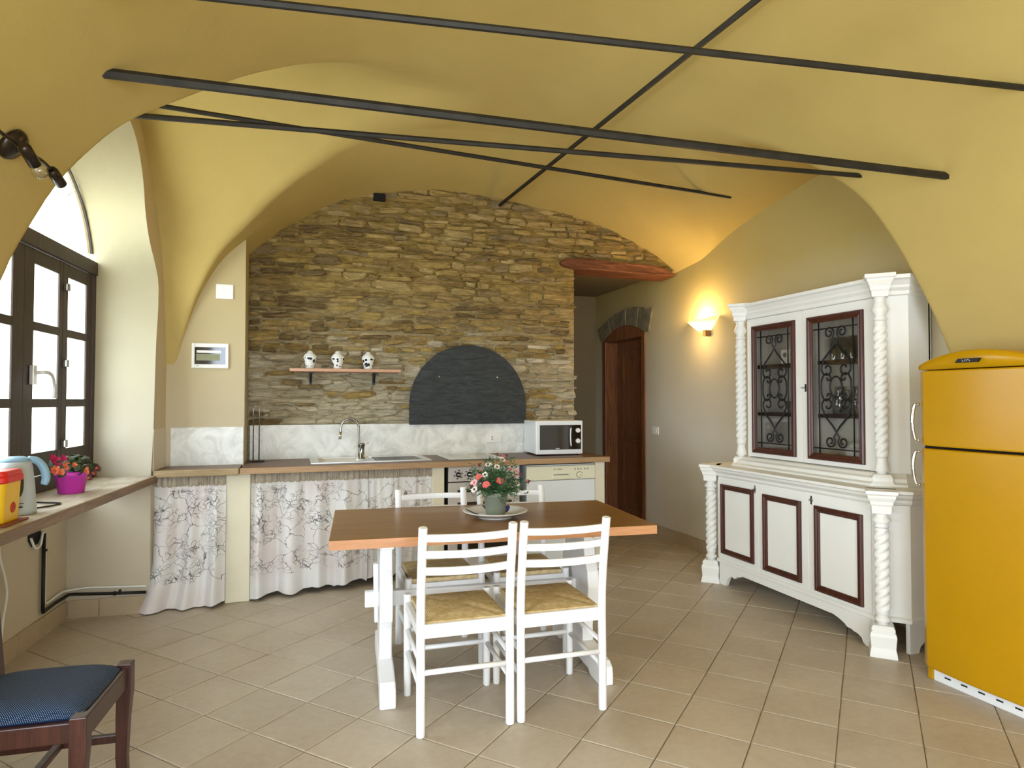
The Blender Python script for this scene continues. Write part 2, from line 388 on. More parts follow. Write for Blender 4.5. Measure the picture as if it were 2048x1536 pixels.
def sst(a, b, x):
    t = np.clip((x - a) / (b - a), 0, 1); return t * t * (3 - 2 * t)
B_left = pchip([-.86,-.80,-.773,-.692,-.594,-.446,-.265,-.039,.183,.433,.768,1.4],[1.2,1.46,1.579,1.927,2.204,2.46,2.636,2.83,2.98,3.105,3.195,3.26], False, True)
B_right_front = pchip([1.4,1.8,2.31,2.5,2.684,2.884,2.971,3.077,3.18,3.261,3.321,3.379,3.44,3.5],[3.26,3.2,3.02,2.945,2.822,2.65,2.575,2.437,2.232,2.032,1.864,1.67,1.4,1.1], True)
B_right_back = pchip([1.4,1.74,2.2,2.7,3.13,3.4,3.6],[3.26,3.237,3.185,3.09,2.94,2.81,2.64], True)
A_far_left = pchip([3.85,4.195,4.378,4.514,4.635,4.758,4.857,4.938,4.991,5.035,5.1],[3.26,3.185,3.095,2.97,2.815,2.63,2.455,2.204,1.927,1.579,1.2], True)
A_far_right = pchip([3.53,3.967,4.308,4.495,4.766,5.104,5.5],[2.96,2.9,2.84,2.8,2.71,2.53,2.2], True)
A_near_left = pchip([2.66,2.7,2.738,2.762,2.79,2.83,2.875,2.92,3.0,3.109,3.264,3.5,3.85],[1.2,1.45,1.705,1.855,1.975,2.17,2.305,2.436,2.607,2.812,3.0,3.16,3.26], False, True)
A_near_right = pchip([2.45,2.5,2.559,2.597,2.636,2.689,2.756,2.826,2.882,3.012,3.132,3.256,3.53],[1.2,1.4,1.67,1.864,2.032,2.232,2.437,2.575,2.65,2.8,2.88,2.93,2.96], False, True)
def wall_u(v): return -.84 + .1 * (v - 4.7)
def vault_z(u, v):
    u = np.asarray(u, float); v = np.asarray(v, float)
    us = u - .1 * (np.minimum(v, 5.0) - 5.0) * np.clip((1.4 - u) / 2.2, 0, 1.1); k = sst(3.2, 4.8, v)
    b = np.where(us < 1.4, B_left(us), B_right_front(u) * (1 - k) + B_right_back(u) * k) - .1 * np.clip((v - 4.3) / 1.07, 0, 1.1)
    wl = sst(.5, 2.9, u)
    far = A_far_left(np.maximum(v, 3.85)) * (1 - wl) + A_far_right(np.maximum(v, 3.53)) * wl
    near = A_near_left(np.minimum(v, 3.85)) * (1 - wl) + A_near_right(np.minimum(v, 3.53)) * wl
    a = np.where(v > 3.85 * (1 - wl) + 3.53 * wl, far, near); q = .07
    return np.maximum(a, b) + np.maximum(q - np.abs(a - b), 0) ** 2 / (4 * q)

# ------------------------------------------------------------------ room shell
def ceiling():
    nv, nu = 660, 440; V = np.linspace(-2.65, 5.44, nv); m = MB(); U = np.linspace(0, 1, nu)
    vv, tt = np.meshgrid(V, U, indexing='ij'); u0 = wall_u(np.minimum(vv, 5.05)) - .03; uu = u0 + (3.56 - u0) * tt
    zz = vault_z(uu, vv)
    m.v = np.stack([uu, vv, zz], -1).reshape(-1, 3).tolist()
    m.f = [(j*nu+i, (j+1)*nu+i, (j+1)*nu+i+1, j*nu+i+1) for j in range(nv-1) for i in range(nu-1)]; m.s = [True] * len(m.f)
    return m.obj('ceiling', M_vault, fix=False)
struct(ceiling(), 'ochre limewashed groin vault over the whole kitchen', 'ceiling')

# floor: slab + diagonal tiles
floor = struct(MB().box(-1.9, 4.6, -2.75, 7.3, -.12, -.006).obj('floor', M_grout), 'beige terracotta tile floor laid on the diagonal', 'floor')
def project(p):
    d = Vector(p) - Vector((0, 0, 1.37)); y = math.radians(19); x = d.x * math.cos(y) - d.y * math.sin(y); w = d.x * math.sin(y) + d.y * math.cos(y)
    if w < .3: return None
    return 1024 + 1293 * x / w, 800 - 1293 * d.z / w, w
TA = math.radians(47.9); e1 = Vector((math.sin(TA), math.cos(TA), 0)); e2 = Vector((-math.cos(TA), math.sin(TA), 0)); G0 = Vector((.683, 2.437, 0))
G0 = Vector((0.697, 2.434, 0))
PIT = .3025
tmesh = []
for k in range(5):
    m = MB(); h = .1491; j = lambda: rnd.uniform(-.0012, .0012)
    def ring(a, z): return [(-a + j(), -a + j(), z), (a + j(), -a + j(), z), (a + j(), a + j(), z), (-a + j(), a + j(), z)]
    m.add(ring(h, -.02) + ring(h, -.0022) + ring(h - .004, 0), [(0,1,5,4),(1,2,6,5),(2,3,7,6),(3,0,4,7),(4,5,9,8),(5,6,10,9),(6,7,11,10),(7,4,8,11),(8,9,10,11)])
    tmesh.append(m.mesh('tile', M_tile))
cells = []
for a in range(-26, 26):
    for b in range(-26, 26):
        p = G0 + e1 * (a + .5) * PIT + e2 * (b + .5) * PIT
        if not (-2.6 < p.y < 7.2 and -1.75 < p.x < 3.75): continue
        if p.y > 5.5 and p.x < 2.2: continue
        q = project(p); vis = q is not None and -90 < q[0] < 2140 and 780 < q[1] < 1640 and p.x < 3.6 and p.x > -1.6
        if vis and p.x < -.3 and p.y > 5.1: vis = False
        cells.append((q[2] if vis else 99, p))
cells.sort(key=lambda c: c[0])
ang = math.atan2(e1.y, e1.x)
rest = MB()
for i, (w, p) in enumerate(cells):
    if w < 99 and i < 300:
        link('tile', tmesh[i % 5], floor, (p.x, p.y, rnd.uniform(-.0012, .0004)), (rnd.uniform(-.002, .002), rnd.uniform(-.002, .002), ang + (i % 4) * R90))
    else:
        h = .1483; c = [p + e1 * sx * h + e2 * sy * h for sx, sy in ((-1,-1),(1,-1),(1,1),(-1,1))]
        rest.add([(q.x, q.y, -.02) for q in c] + [(q.x, q.y, 0) for q in c], [(4,5,6,7),(0,1,5,4),(1,2,6,5),(2,3,7,6),(3,0,4,7)])
rest.obj('tile_rest', M_tile, floor, kind='stuff')

# left wall with the window niche: local frame s (towards the camera), w (outwards), z
SL = math.hypot(1, .1); LD = Vector((-.1, -1, 0)) / SL; LN = Vector((-1, .1, 0)) / SL; L0 = Vector((-.84, 4.74, 0))
def L(s, w, z): p = L0 + LD * s + LN * w; return (p.x, p.y, z)
def resample(pts, n):
    d = [0]
    for a, b in zip(pts, pts[1:]): d.append(d[-1] + math.dist(a, b))
    out = []
    for i in range(n):
        t = d[-1] * i / (n - 1); k = min(max(np.searchsorted(d, t) - 1, 0), len(pts) - 2); f = (t - d[k]) / (d[k+1] - d[k])
        out.append((pts[k][0] + (pts[k+1][0] - pts[k][0]) * f, pts[k][1] + (pts[k+1][1] - pts[k][1]) * f))
    return out
far_edge = [(.02,.84),(.02,.9),(-.02,1.17),(-.05,1.7),(-.085,1.95),(-.09,2.05),(-.08,2.17),(.01,2.284),(.117,2.39),(.205,2.557),(.25,2.73),(.38,2.93),(.6,3.03),(.9,3.07)]
far_edge = [(p.x, p.y) for p in smooth_path([(a, b, 0) for a, b in far_edge], 4)]
near_edge = [(.9,3.07),(1.3,3.05),(1.7,2.9),(2.0,2.62),(2.17,2.25),(2.2,1.9),(2.2,.84)]
out_e = resample(far_edge, 40) + resample(near_edge, 30)[1:]
in_far = [(.0,.84),(.0,2.2)] + [(.9 - .9 * math.cos(a), 2.2 + .66 * math.sin(a)) for a in np.linspace(.05, R90, 14)]
in_near = [(.9 + .9 * math.sin(a), 2.2 + .66 * math.cos(a)) for a in np.linspace(0, R90, 14)] + [(1.8,.84)]
in_e = resample(in_far, 40) + resample(in_near, 30)[1:]
wl = MB()
poly = [(-.34,0),(-.34,3.4),(2.6,3.4),(2.6,0),(2.2,0)] + out_e[::-1] + [(.0,0)]
wl.add([L(s, 0, z) for s, z in poly], [tuple(range(len(poly)))])
# plain wall nearer than the niche, with an assumed unseen opening, sized for its light
def quad(m, f, a0, a1, z0, z1): m.add([f(a0,z0), f(a1,z0), f(a1,z1), f(a0,z1)], [(0,1,2,3)])
for a0, a1, z0, z1 in ((2.6,3.3,0,3.4),(3.3,6.3,0,.5),(3.3,6.3,2.5,3.4),(6.3,7.6,0,3.4)): quad(wl, lambda s, z: L(s,0,z), a0, a1, z0, z1)
for a in (3.3, 6.3): wl.add([L(a,0,.5),L(a,.55,.5),L(a,.55,2.5),L(a,0,2.5)], [(0,1,2,3)])
for z in (.5, 2.5): wl.add([L(3.3,0,z),L(6.3,0,z),L(6.3,.55,z),L(3.3,.55,z)], [(0,1,2,3)])
# niche below the sill
wl.add([L(.0,0,0),L(.0,.48,0),L(.0,.48,.86),L(.0,0,.86)], [(0,1,2,3)])
wl.add([L(-.02,.48,0),L(2.22,.48,0),L(2.22,.48,.86),L(-.02,.48,.86)], [(0,1,2,3)])
wl.add([L(2.2,0,0),L(2.2,.48,0),L(2.2,.48,.86),L(2.2,0,.86)], [(0,1,2,3)])
wall_left = struct(wl.obj('wall_left', M_wall2, fix=False), 'beige plaster wall holding the deep arched window niche', 'wall')
m = MB(); n = len(out_e); NW = 7
def rv(i, j):
    k = int(round(i * (n - 1))); t = j; a = out_e[k]; b = in_e[k]; e = t
    return L(a[0] + (b[0] - a[0]) * e, .37 * t, a[1] + (b[1] - a[1]) * e)
m.grid(n, NW, rv); m.obj('window_reveal', M_reveal, wall_left, fix=False)
m = MB()   # outer reveal, past the glass
m.add([L(.0,.386,.8),L(-.06,1.0,.8),L(-.06,1.0,3.0),L(.0,.386,3.0)], [(0,1,2,3)])
m.add([L(1.8,.386,.8),L(1.86,1.0,.8),L(1.86,1.0,3.0),L(1.8,.386,3.0)], [(0,1,2,3)])
m.add([L(-.06,.386,.8),L(1.86,.386,.8),L(1.86,1.0,.76),L(-.06,1.0,.76)], [(0,1,2,3)])
hp = [(-.3,3.5),(2.1,3.5),(2.1,.5),(1.8,.5)] + [(s, z) for s, z in in_e[::-1]] + [(0,.5),(-.3,.5)]
m.add([L(s,.385,z) for s, z in hp], [tuple(range(len(hp)))])
m.obj('outer_reveal', M_out, wall_left, fix=False)

# right wall with the arched door opening
U = 3.53
dv0, dv1 = 5.95, 6.92
darch = [(dv1, 2.05)] + [(6.435 + .485 * math.cos(a), 2.05 + .13 * math.sin(a)) for a in np.linspace(.1, math.pi - .1, 12)] + [(dv0, 2.05)]
m = MB(); poly = [(-2.65,0),(-2.65,3.4),(7.25,3.4),(7.25,0),(dv1,0)] + darch + [(dv0,0)]
m.add([(U, v, z) for v, z in poly], [tuple(range(len(poly)))])
m.add([(U, dv1, 0),(U+.5,dv1,0),(U+.5,dv1,2.2),(U,dv1,2.2)], [(0,1,2,3)]); m.add([(U+.5, 5.8, 0),(U+.5,7.1,0),(U+.5,7.1,2.4),(U+.5,5.8,2.4)], [(0,1,2,3)])
m.add([(U,5.8,0),(U+.5,5.8,0),(U+.5,5.8,2.4),(U,5.8,2.4)], [(0,1,2,3)]); m.add([(U,5.8,2.4),(U+.5,5.8,2.4),(U+.5,7.1,2.4),(U,7.1,2.4)], [(0,1,2,3)]); m.add([(U,7.1,0),(U+.5,7.1,0),(U+.5,7.1,2.4),(U,7.1,2.4)], [(0,1,2,3)])
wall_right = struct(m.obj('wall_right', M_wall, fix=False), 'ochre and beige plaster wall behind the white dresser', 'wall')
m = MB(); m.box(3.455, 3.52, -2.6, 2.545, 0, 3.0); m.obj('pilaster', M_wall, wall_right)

# stone wall at the back
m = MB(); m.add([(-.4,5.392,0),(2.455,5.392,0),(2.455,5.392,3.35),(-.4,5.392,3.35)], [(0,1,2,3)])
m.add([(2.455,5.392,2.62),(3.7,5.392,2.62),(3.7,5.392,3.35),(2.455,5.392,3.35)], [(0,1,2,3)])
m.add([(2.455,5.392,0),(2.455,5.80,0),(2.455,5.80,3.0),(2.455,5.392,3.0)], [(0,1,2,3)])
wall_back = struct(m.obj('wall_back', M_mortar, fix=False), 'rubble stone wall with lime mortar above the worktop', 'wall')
B_back = lambda u: float(vault_z(np.array(u), np.array(5.37)))
def stone_geo(w, h, th, r):
    nn = r.choice((8, 9, 10)); pts = []
    sq = r.uniform(.25, .6)
    for k in range(nn):
        a = 2 * math.pi * (k + r.uniform(-.25, .25)) / nn; c, s_ = math.cos(a), math.sin(a)
        c = math.copysign(abs(c) ** sq, c); s_ = math.copysign(abs(s_) ** sq, s_)
        pts.append((c * w / 2 * r.uniform(.84, 1.08), s_ * h / 2 * r.uniform(.66, 1.12)))
    tx, tz = r.uniform(-.14, .14), r.uniform(-.35, .12); ro = r.uniform(-.09, .09); pts = [(x * math.cos(ro) - z_ * math.sin(ro), z_ * math.cos(ro) + x * math.sin(ro)) for x, z_ in pts]; dj = [r.uniform(.55, 1.15) for _ in pts]
    v = [(x, .012, z) for x, z in pts] + [(x, -th * .6 + x * tx + z * tz, z) for x, z in pts] + [(x * .80, -th * dj[i_] + x * tx + z * tz, z * .72) for i_, (x, z) in enumerate(pts)]
    f = [(i, (i+1) % nn, nn + (i+1) % nn, nn + i) for i in range(nn)] + [(nn + i, nn + (i+1) % nn, 2*nn + (i+1) % nn, 2*nn + i) for i in range(nn)] + [tuple(range(2*nn, 3*nn))]
    return v, f
rs = random.Random(5); slist = []
z = 1.185
while z < 3.24:
    h = rs.choice((.022, .028, .034, .04, .045, .05, .055, .07)) ; x = -.30 + rs.uniform(-.05, 0); ph = rs.uniform(0, 6)
    while x < 3.5:
        w = rs.uniform(.08, .27) * (1.2 if h > .055 else 1); hh = h * rs.uniform(.78, 1.2)
        cx = x + w / 2; cz = z + h / 2 + .014 * math.sin(cx * 2.3 + ph) + rs.uniform(-.006, .006)
        x += w + rs.uniform(.001, .012)
        if rs.random() < .03: continue
        if cx > 2.43 and cz < 2.68: continue
        if 2.3 < cx and 2.53 < cz < 2.68: continue
        if cx + w/2 > 2.47 and cz < 2.6: w = max(.05, (2.468 + rs.uniform(-.02, .012) - (cx - w/2))); cx = 2.468 - w/2 + rs.uniform(-.012, .01)
        if cx - w/2 < -.305: w = max(.05, cx + w/2 + .30); cx = -.30 + w/2
        if cz - hh > B_back(min(cx, 3.5)) + .02: continue
        if cz < 1.325:
            if .96 < cx - w/2 and cx + w/2 < 1.935: continue
        elif math.hypot(cx - 1.448, cz - 1.325) < .47 - w * .35: continue
        slist.append((w * hh, cx, cz, w, hh))
    z += h + rs.uniform(.0, .006)
# a few big pale or yellow blocks
big = [(.22,2.28,.26,.11,5),(.62,2.06,.20,.075,5),(1.20,2.18,.22,.055,5),(1.84,2.34,.19,.085,5),(1.9,2.95,.16,.07,4),(1.75,3.02,.12,.06,4),(.55,2.95,.16,.10,1),(2.35,2.17,.20,.06,4),(1.02,1.70,.17,.06,4),(.28,2.5,.24,.09,3)]
slist = [q for q in slist if not any(abs(q[1]-b[0]) < (q[3]+b[2]) * .46 and abs(q[2]-b[1]) < (q[4]+b[3]) * .46 for b in big)]
slist += [(9, a, b, c, d, e) for a, b, c, d, e in big]
slist.sort(key=lambda q: -q[0])
srest = {}
for i, q in enumerate(slist):
    _, cx, cz, w, hh = q[:5]; v, f = stone_geo(w, hh, rs.uniform(.010, .042), rs)
    if len(q) > 5: mt = STONES[q[5]]
    elif cz < 1.75 and rs.random() < .75: mt = rs.choice(STONES_PALE)
    elif cx < .25 and rs.random() < .6: mt = STONES[rs.choice((0, 3, 3, 6))]  # more dark stones beside the pier, painting in its shade
    else: mt = STONES[rs.choice((0, 0, 1, 1, 2, 2, 3, 4, 5, 6))] if rs.random() > .10 or cz > 2.0 else rs.choice(STONES_PALE)
    if i < 300: MB().add(v, f).obj('stone', mt, wall_back, (cx, 5.392, cz), fix=False)
    else: srest.setdefault(mt.name, [mt, MB()])[1].add([(a + cx, b + 5.392, c + cz) for a, b, c in v], f)
allm = MB(); mats = []
me_i = []
for mt, mb in srest.values():
    k = len(mats); mats.append(mt); allm.add(mb.v, mb.f); me_i += [k] * len(mb.f)
o = allm.obj('small_stones', None, wall_back, kind='stuff', fix=False)
for mt in mats: o.data.materials.append(mt)
o.data.polygons.foreach_set('material_index', me_i)

# timber lintel
top = [(2.31,2.625),(2.36,2.655),(2.55,2.662),(2.9,2.655),(3.2,2.65),(3.36,2.63),(3.5,2.585)]
bot = [(3.5,2.56),(3.2,2.556),(2.8,2.562),(2.45,2.568),(2.36,2.58),(2.31,2.60)]
m = MB(); m.prism(top + bot, lambda p: (p[0], 5.335 + .012 * math.sin(p[0] * 9), p[1]), lambda p: (p[0], 5.58, p[1] - .012))
m.obj('lintel_beam', M_beam, wall_back, bevel=.012)
m = MB(); m.box(.64,.74,5.352,5.41,3.015,3.075); m.obj('beam_hole', M_dark, wall_back, bevel=.008)
# plaster pier left of the stone recess
wall_pier = struct(MB().box(-1.0, -.305, 5.03, 5.5, 0, 3.2).obj('wall_pier', M_pier), 'beige plaster pier between window wall and stone wall', 'wall')
# passage beyond
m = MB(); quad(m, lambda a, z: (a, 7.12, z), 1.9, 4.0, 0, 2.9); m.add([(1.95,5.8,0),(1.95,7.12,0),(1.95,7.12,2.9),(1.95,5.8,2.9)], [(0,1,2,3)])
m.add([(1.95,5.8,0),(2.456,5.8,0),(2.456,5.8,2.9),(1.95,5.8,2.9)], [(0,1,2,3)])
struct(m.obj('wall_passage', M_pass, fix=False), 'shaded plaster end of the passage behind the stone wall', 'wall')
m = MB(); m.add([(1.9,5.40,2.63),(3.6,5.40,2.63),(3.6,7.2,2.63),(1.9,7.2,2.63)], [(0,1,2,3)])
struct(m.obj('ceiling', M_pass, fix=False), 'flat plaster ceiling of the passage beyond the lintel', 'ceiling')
# wall behind the camera, with a wide unseen opening added to let in light
m = MB()
for a0, a1, z0, z1 in ((-1.7,-1.3,0,3.4),(-1.3,1.1,0,.15),(-1.3,1.1,2.55,3.4),(1.1,3.6,0,3.4)): quad(m, lambda a, z: (a, -2.6, z), a0, a1, z0, z1)
struct(m.obj('wall_front', M_wall, fix=False), 'plaster wall behind the viewer with a wide unseen opening added for light', 'wall')

# splash bands
struct(MB().box(-.285, 2.452, 5.345, 5.40, .90, 1.176).obj('trim_1', M_splash, bevel=.004), 'white marbled splash band below the stone wall', 'trim')
struct(MB().box(-.778, -.309, 5.022, 5.04, .90, 1.178).obj('trim_2', M_splash, bevel=.003), 'white marbled splash band on the plaster pier', 'trim')

m = MB()
for (a, b) in ((-.285, -.02),):
    m.add([L(a,-.004,.905),L(b,-.004,.905),L(b,-.004,1.178),L(a,-.004,1.178),L(a,.01,.905),L(b,.01,.905),L(b,.01,1.178),L(a,.01,1.178)], [(0,1,2,3),(4,5,6,7),(0,1,5,4),(1,2,6,5),(2,3,7,6),(3,0,4,7)])
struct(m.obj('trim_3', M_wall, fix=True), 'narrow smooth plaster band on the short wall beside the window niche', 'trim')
# skirting tiles
def skirting(name, pts, f, h=.112):
    root = structure_root(name)
    for a, b in pts:
        m = MB(); m.add(f(a + .002, 0, 0) + f(b - .002, 0, 0), [])
        p = [f(a + .002, 0), f(b - .002, 0), f(b - .002, 1), f(a + .002, 1)]
        m = MB(); lo = [(x, y, -.004) for x, y in p]; hi = [(x, y, h + rnd.uniform(-.003, .003)) for x, y in p]
        m.add(lo + hi, [(0,3,2,1),(4,5,6,7),(0,1,5,4),(1,2,6,5),(2,3,7,6),(3,0,4,7)]); m.obj('skirting_tile', M_skirt, root, bevel=.003)
    return root
def fl(a, k, z=None):
    p = L(a, .478 - .012 * k, 0); return (p[0], p[1]) if z is None else [(p[0], p[1], z)]
def ff(a, k, z=None):
    p = (a, 4.772 - .05 * (a + 1.32) * .0 - .012 * k); return p if z is None else [(p[0], p[1], z)]
def fr(a, k, z=None):
    p = (3.528 - .012 * k, a); return p if z is None else [(p[0], p[1], z)]
tag(skirting('baseboard_left', [(.02 + i * .3, .32 + i * .3) for i in range(7)], fl), 'beige skirting tiles under the window niche', 'baseboard')
def ffar(a, k, z=None):
    p = L(.002 + .012 * k, a, 0); return (p[0], p[1]) if z is None else [(p[0], p[1], z)]
tag(skirting('baseboard_niche', [(.0, .29), (.29, .468)], ffar), 'short beige skirting tiles beside the left curtain', 'baseboard')
tag(skirting('baseboard_right', [(5.93 - (i + 1) * .3, 5.93 - i * .3) for i in range(12)], fr), 'beige skirting tiles along the right wall', 'baseboard')

# ------------------------------------------------------------------ window
win = structure_root('window_1'); tag(win, 'dark brown four-leaf casement window under an arched fanlight', 'window')
def lbox(m, s0, s1, w0, w1, z0, z1):
    v = [L(s, w, z) for z in (z0, z1) for w in (w0, w1) for s in (s0, s1)]
    m.add(v, [(0,2,3,1),(4,5,7,6),(0,1,5,4),(2,6,7,3),(0,4,6,2),(1,3,7,5)])
m = MB(); lbox(m, -.01, .035, .34, .362, .88, 2.25); lbox(m, 1.765, 1.81, .34, .362, .88, 2.25); lbox(m, -.01, 1.81, .33, .384, 2.165, 2.25); lbox(m, -.01, 1.81, .33, .384, .88, .965)
m.obj('frame', M_frame, win, bevel=.004)
m = MB(); a_o = [(s, z) for s, z in in_e if z > 2.24]
prof = [(s, z) for s, z in a_o]; c = (.9, 2.24)
inner = [(c[0] + (s - c[0]) * .985, c[1] + (z - c[1]) * .982) for s, z in prof]
k = len(prof)
m.add([L(s, .355, z) for s, z in prof] + [L(s, .355, z) for s, z in inner] + [L(s, .368, z) for s, z in inner], [(i, i+1, k+i+1, k+i) for i in range(k-1)] + [(k+i, k+i+1, 2*k+i+1, 2*k+i) for i in range(k-1)])
m.obj('fanlight_trim', M_frame, win, fix=False)
m = MB(); m.add([L(s, .366, z) for s, z in inner], [tuple(range(k))]); m.obj('fanlight_pane', M_fan, win, fix=False)
rows = ((1.09, 1.33), (1.376, 1.735), (1.782, 2.085))
def sash(s0, s1, la, lb, hinge):
    m = MB(); lbox(m, s0, s0 + la, .349, .361, .968, 2.163); lbox(m, s1 - lb, s1, .349, .361, .968, 2.163)
    lbox(m, s0 + la, s1 - lb, .350, .360, .968, 1.09); lbox(m, s0 + la, s1 - lb, .350, .360, 2.085, 2.163)
    for z0, z1 in ((1.33, 1.376), (1.735, 1.782)): lbox(m, s0 + la, s1 - lb, .351, .359, z0, z1)
    so = m.obj('sash', M_frame, win, bevel=.003)
    for z0, z1 in rows:
        p = MB(); lbox(p, s0 + la, s1 - lb, .356, .358, z0, z1); p.obj('pane', M_pane, so)
    if hinge:
        for z in (2.02, 1.58, 1.12):
            h = MB(); lbox(h, hinge - .018, hinge + .018, .325, .346, z - .022, z + .022); h.obj('hinge', M_dchrome, so, bevel=.004)
    return so
sash(.038, .445, .072, .068, None)
sb = sash(.447, .885, .040, .105, .425)
sash(.887, 1.325, .105, .04, 1.345); sash(1.327, 1.762, .068, .072, None)
m = MB(); lbox(m, .79, .83, .325, .345, 1.45, 1.55); m.tube(smooth_path([L(.81,.33,1.51), L(.80,.285,1.515), L(.765,.27,1.50), L(.735,.27,1.45), L(.73,.272,1.38)]), .010, 8)
m.obj('handle', M_steel, sb, bevel=.003)
# sill plank
m = MB(); lbox(m, .0, 2.2, -.025, .35, .842, .88); sill = struct(m.obj('window_sill', M_sill, bevel=.006), 'long worn plank sill spanning the window niche', 'sill')
m = MB(); lbox(m, -.0, 2.2, -.034, -.024, .832, .881); m.obj('sill_edge', M_sill_edge, sill, bevel=.005)

# ------------------------------------------------------------------ door, voussoirs
door = structure_root('door_1'); tag(door, 'half-hidden panelled chestnut door at the end of the passage', 'door')
m = MB()
m.box(U-.012, U+.25, dv1-.07, dv1, 0, 2.06); m.box(U-.012, U+.06, dv0, dv0+.07, 0, 2.06); m.box(U-.02, U+.02, dv1-.10, dv1-.06, 0, 2.05)
m.obj('door_frame', M_door, door, bevel=.006)
m = MB(); head = [(dv0+.005,2.045),(dv1-.005,2.045)] + [(6.435 + .484 * math.cos(a), 2.06 + .14 * math.sin(a)) for a in np.linspace(.05, math.pi-.05, 14)]
m.prism(head, lambda p: (U-.01, p[0], p[1]), lambda p: (U+.20, p[0], p[1])); m.obj('arched_head', M_door, door, bevel=.004)
leaf = MB().box(U+.15, U+.195, dv0+.0, dv1-.075, .01, 2.06).obj('leaf', M_door, door, bevel=.004)
for z0, z1 in ((.16, .93), (1.06, 1.93)):
    m = MB(); v0, v1 = dv0 + .13, dv1 - .22; uu = U + .15
    o_ = [(uu-.014,v0,z0),(uu-.014,v1,z0),(uu-.014,v1,z1),(uu-.014,v0,z1)]; i_ = [(uu-.004,v0+.05,z0+.05),(uu-.004,v1-.05,z0+.05),(uu-.004,v1-.05,z1-.05),(uu-.004,v0+.05,z1-.05)]
    b_ = [(uu+.01,y,zz) for _, y, zz in o_]
    m.add(b_ + o_ + i_, [(0,1,5,4),(1,2,6,5),(2,3,7,6),(3,0,4,7),(4,5,9,8),(5,6,10,9),(6,7,11,10),(7,4,8,11),(8,9,10,11)]); m.obj('panel', M_door, leaf)
rv_ = random.Random(3); NV = 9
def vin(t): return (6.93 - 1.07 * t, 2.03 + .15 * math.sin(math.pi * min(1, t * 1.05 + .02)) ** .8 + .045 * t)
def vout(t): return (7.03 - 1.25 * t, 2.20 + .12 * t + .115 * math.sin(math.pi * min(1, t * .95 + .05)))
for i in range(NV):
    t0, t1 = i / NV + .002, (i + 1) / NV - .002; th = rv_.uniform(.018, .025); k0, k1 = rv_.uniform(.9, 1.02), rv_.uniform(.9, 1.02)
    A0, A1, B0, B1 = vin(t0), vin(t1), vout(t0), vout(t1); lp = lambda a, b, k: (a[0] + (b[0] - a[0]) * k, a[1] + (b[1] - a[1]) * k)
    m = MB(); m.prism([A0, A1, lp(A1, B1, k1), lp(A0, B0, k0)], lambda p: (U - th, p[0], p[1]), lambda p: (U + .05, p[0], p[1])); m.obj('voussoir', M_slate, wall_right, bevel=.005)

# ------------------------------------------------------------------ tie rods
def rod(p, q, r, label, n=6):
    o = MB().tube([p, q], r, n, smooth=False).obj('tie_rod', M_iron); return tag(o, label, 'tie rod', 'iron tie rods under the vault')
rod((-.72,2.60,2.522), (3.2,2.282,2.473), .0185, 'thickest iron tie rod, crossing below the middle of the vault')
rod((-1.0,3.19,2.60), (3.05,2.69,2.60), .0125, 'thin iron tie rod just behind the thickest one')
rod((-.95,3.66,2.876), (3.12,4.022,2.893), .0125, 'thin iron tie rod ending above the wall lamp corner')
rod((1.735,5.42,3.085), (1.90,1.2,3.06), .0145, 'iron tie rod running lengthwise out of the stone wall')
rod((-.72,2.18,2.585), (3.05,1.795,2.668), .0125, 'iron tie rod nearest the camera, crossing at the top')

# ------------------------------------------------------------------ kitchen counter
ct = thing('worktop', 'long brown worktop holding sink, hob and microwave', 'worktop')
zt, zb = .91, .872; v0, v1 = 4.71, 5.345
m = MB()
for a0, a1, b0, b1 in ((-.300,.20,v0+.012,v1),(.56,2.46,v0+.012,v1),(.20,.56,v0+.012,4.94),(.20,.56,5.27,v1)): m.box(a0, a1, b0, b1, zb, zt)
m.obj('top_board', M_work, ct); MB().box(-.312, 2.462, v0-.002, v0+.012, zb-.003, zt+.001).obj('front_edge', M_work_edge, ct, bevel=.003)
c2 = thing('worktop', 'short worn worktop end in front of the plaster pier, beside the window', 'worktop')
MB().box(-.822, -.316, v0+.012, 5.02, zb, zt).obj('top_board', M_work, c2); MB().box(-.826, -.316, v0-.006, v0+.012, zb-.006, zt+.002).obj('front_edge', M_work_old, c2, bevel=.006)
for a0, a1, lab in ((-.402,-.246,'wide cream masonry post between the two curtains'),(1.015,1.108,'narrow cream masonry post left of the oven'),(2.360,2.448,'cream masonry post at the right end, beside the dishwasher')):
    tag(MB().box(a0, a1, 4.775, 5.33 if a0 > 0 else 5.02, 0, .871).obj('counter_post', M_cream, bevel=.006), lab, 'post', 'cream posts carrying the worktop')
